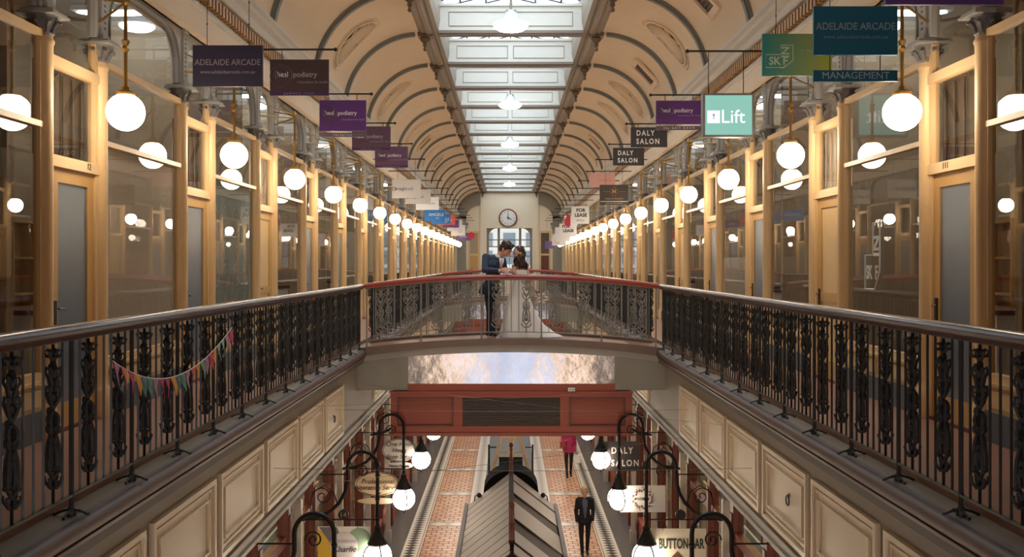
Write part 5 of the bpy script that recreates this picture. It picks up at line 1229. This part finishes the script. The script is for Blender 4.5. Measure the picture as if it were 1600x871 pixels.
# ---------------- two women on the ground floor
def walker(x, y, H, label, topm, trm, hairc, style):
    r = empty('person', (x, y, GZ)); tag(r, label, 'person'); k = H/1.65
    def q(*a): return V(a[0]*k, a[1]*k, a[2]*k)
    M = hm(q(0, -0.03, 1.53), 0, radians(4), 0, k*1.10); g = MB(); addT(g, headmesh(), M)
    sh, hp = 0.150, 0.085; st = 0.13
    g.capsule(q(0, 0, 1.33), q(0, -0.015, 1.46), 0.05*k, 0.046*k)
    def tor(g, e): g.capsule(q(-sh+.02, 0, 1.345), q(sh-.02, 0, 1.345), (0.062+e)*k, (0.062+e)*k); g.ball(q(0, -0.01, 1.22), ((0.155+e)*k, (0.11+e)*k, 0.16*k), 14, 8); g.capsule(q(0, 0, 1.15), q(0, 0.01, 0.98), (0.128+e)*k, (0.136+e)*k); g.ball(q(0, 0.01, 0.90), ((0.160+e)*k, (0.12+e)*k, 0.13*k), 14, 8)
    tor(g, -0.006)
    arms = [(q(-sh-.02, 0, 1.33), q(-sh-.055, 0.02, 1.06), q(-sh-.045, -0.09, 0.84)), (q(sh+.02, 0, 1.33), q(sh+.055, 0.03, 1.06), q(sh+.035, -0.10, 0.86))]
    if style == 'puffer': arms[0] = (arms[0][0], q(-sh-.08, -0.02, 1.08), q(-sh+.02, -0.17, 1.20))
    for a, b_, c_ in arms: g.capsule(a, b_, 0.044*k, 0.036*k); g.capsule(b_, c_, 0.036*k, 0.024*k); d = (c_-b_).normalized(); fingers(g, c_, d, (0, -1, 0.1), (-d.x*0.3+ (0.5 if c_.x < 0 else -0.5), 0.1, -0.2), k=0.9*k, curl=0.5)
    legs = [(q(-hp, 0, 0.88), q(-hp, -0.05, 0.48), q(-hp*.8, -st, 0.09)), (q(hp, 0, 0.88), q(hp*.9, -0.02, 0.48), q(hp*.8, st*.7, 0.10))]
    for a, b_, c_ in legs: g.capsule(a, b_, 0.078*k, 0.052*k); g.capsule(b_, c_, 0.050*k, 0.034*k)
    bake(g, 'body', skin, r, 0.0085, 2); facebits(M, r, hairc)
    g = MB()
    for a, b_, c_ in legs: g.capsule(a, b_, 0.092*k, 0.064*k); g.capsule(b_, c_+V(0, 0, 0.02), 0.062*k, 0.048*k)
    g.ball(q(0, 0.01, 0.90), (0.158*k, 0.125*k, 0.12*k), 12, 8); bake(g, 'trousers', trm, r, 0.012, 2)
    for a, b_, c_ in legs:
        g = MB(); g.capsule((c_.x, c_.y+0.03, 0.05), (c_.x, c_.y-0.14, 0.035), 0.042*k, 0.034*k); g.capsule((c_.x, c_.y+.01, 0.05), (c_.x, c_.y+.01, 0.12), 0.04*k, 0.036*k); bake(g, 'shoe', black, r, 0.008, 2)
    g = MB(); t = MB(); t.ball((0, 0.024, 0.046), (0.086, 0.100, 0.090), 16, 10); t.ball((0, 0.06, -0.005), (0.078, 0.062, 0.085), 12, 8)
    if style == 'puffer':
        for s in (-1, 1): t.capsule((s*.078, .01, .04), (s*.085, -.005, -.09), .024, .018)
    else: t.ball((0, 0.12, 0.04), (0.035, 0.035, 0.035), 10, 6)
    addT(g, t, M); bake(g, 'hair', hairc, r, 0.008, 2)
    g = MB(); e = 0.03 if style == 'puffer' else 0.014; tor(g, e)
    for a, b_, c_ in arms:
        c2 = b_+(c_-b_)*0.93; g.capsule(a, b_, (0.056+e*.6)*k, (0.048+e*.6)*k); g.capsule(b_, c2, (0.048+e*.6)*k, (0.036+e*.5)*k)
    if style == 'puffer':
        for i in range(9): z = 0.84+i*0.065; w_ = 0.185+0.01*sin(i); g.tube([((w_*cos(a))*k, (0.135*sin(a))*k, z*k) for a in [2*pi*j/20 for j in range(20)]], 0.026*k, 6, True)
        g.tube([(0.07*k*cos(a), 0.065*k*sin(a)-0.01, 1.42*k) for a in [2*pi*j/14 for j in range(14)]], 0.028*k, 6, True)
    else: g.ball(q(0, 0.01, 0.82), (0.185*k, 0.145*k, 0.10*k), 14, 8)
    bake(g, 'coat', topm, r, 0.010, 2)
    if style != 'puffer':
        g = MB(); 
        zz = [0.93, 1.02, 1.12, 1.22, 1.31, 1.38]; ww = [0.016, 0.032, 0.044, 0.056, 0.062, 0.05]; yy = [-0.158, -0.156, -0.152, -0.146, -0.115, -0.070]
        rr = [[(-w_*k, y_*k, z_*k), (0, (y_-0.006)*k, z_*k), (w_*k, y_*k, z_*k), (w_*k, (y_+0.06)*k, z_*k), (-w_*k, (y_+0.06)*k, z_*k)] for z_, w_, y_ in zip(zz, ww, yy)]
        g.loft(rr)
        g.build('blouse', mat('grey_check_blouse', (92, 92, 110), 0.8, var=0.4, scale=60), r)
    return r, k
w1, k1 = walker(1.93, 31.6, 1.64, 'woman in a magenta puffer jacket and black trousers walking on the tiles', mat('magenta_puffer', (176, 44, 92), 0.5, var=0.06), cloth_b, mat('light_brown_hair', (150, 118, 88), 0.5, var=.2, scale=50), 'puffer')
w2, k2 = walker(1.78, 23.1, 1.63, 'fair-haired woman in a black blazer and black trousers walking towards the kiosk end', cloth_b, mat('black_trousers', (24, 24, 26), 0.8), mat('fair_hair', (190, 156, 108), 0.5, var=.2, scale=50), 'blazer')
hb = empty('handbag', (1.93-0.20, 31.6-0.16, GZ+0.98)); tag(hb, 'small red-brown handbag at the side of the woman in magenta', 'bag')
MB().bevbox((-0.10, -0.05, 0), (0.10, 0.05, 0.20), 0.02).build('pouch', mat('red_brown_leather', (150, 60, 62), 0.5), hb); MB().tube([(-0.07, 0, 0.2), (-0.05, 0, 0.36), (0.03, 0.08, 0.45), (0.07, 0.04, 0.2)], 0.008, 5).build('strap', mat('red_brown_leather', (150, 60, 62), 0.5), hb)
sb = empty('shopping_bag', (1.93+0.27, 31.6-0.12, GZ+0.48)); tag(sb, 'white carrier bag hanging from the hand of the woman in magenta', 'bag')
MB().prism([(-0.10, 0), (0.10, 0), (0.12, 0.26), (-0.12, 0.26)], 'y', -0.035, 0.035).build('pouch', white, sb)
MB().tube([(-0.06, 0, 0.26), (-0.02, 0, 0.38), (0.02, 0, 0.38), (0.06, 0, 0.26)], 0.005, 4).build('handle', white, sb)

# ================================================================== FURNISHINGS INSIDE THE GALLERY SHOPS
sh0 = empty('shelf_unit', (0, 0, 0)); g = MB()
for z in (0.05, 0.55, 1.05, 1.55, 2.05): g.box((-0.18, -0.9, z), (0.18, 0.9, z+0.03))
for y in (-0.92, 0.0, 0.88): g.box((-0.18, y, 0), (0.18, y+0.03, 2.1))
g.box((0.17, -0.9, 0), (0.18, 0.9, 2.1)); g.build('carcass', wood_d, sh0)
ct0 = empty('shop_counter', (0, 0, 0)); MB().box((-0.3, -0.8, 0), (0.3, 0.8, 0.95)).build('body', white, ct0); MB().box((-0.34, -0.84, 0.95), (0.34, 0.84, 1.0)).build('worktop', redd, ct0)
f1 = f2 = True
for s in (-1, 1):
    for k in range(-1, 17):
        y = WINY+k*P; h = (k*7+s*3) % 3
        if h != 0:
            c = sh0 if f1 else dup(sh0, (0, 0, 0)); f1 = False; c.location = (s*6.9, y, 0); c.rotation_euler = (0, 0, 0 if s > 0 else pi)
            tag(c, 'wooden shelf unit at the back of the shop behind the %s window, %s gallery' % (ORD[k+1], SIDE[s]), 'shelves', 'shelf units in the gallery shops')
        if h != 1:
            c = ct0 if f2 else dup(ct0, (0, 0, 0)); f2 = False; c.location = (s*5.3, y+0.3, 0)
            tag(c, 'white counter inside the shop behind the %s window, %s gallery' % (ORD[k+1], SIDE[s]), 'counter', 'counters in the gallery shops')

for s_, y_, z_, lab in ((1, 9.62, -0.86, 'small iron ring fixed to a cream fascia panel on the near right'), (-1, 14.9, -0.90, 'small iron ring fixed to a cream fascia panel on the left')):
    r = empty('wall_ring', (s_*2.765, y_, z_)); tag(r, lab, 'ring')
    MB().tube([(-s_*0.018, 0.05*cos(a), -0.03+0.05*sin(a)) for a in [2*pi*i/16 for i in range(16)]], 0.008, 5, True).build('ring', iron, r)
    MB().lathe([(0.025, -0.005), (0.02, 0.0)], (0, 0, 0.02), 8, 'x').tube([(0, 0, 0.02), (-s_*0.02, 0, 0.02)], 0.008, 5).build('bolt', iron, r)
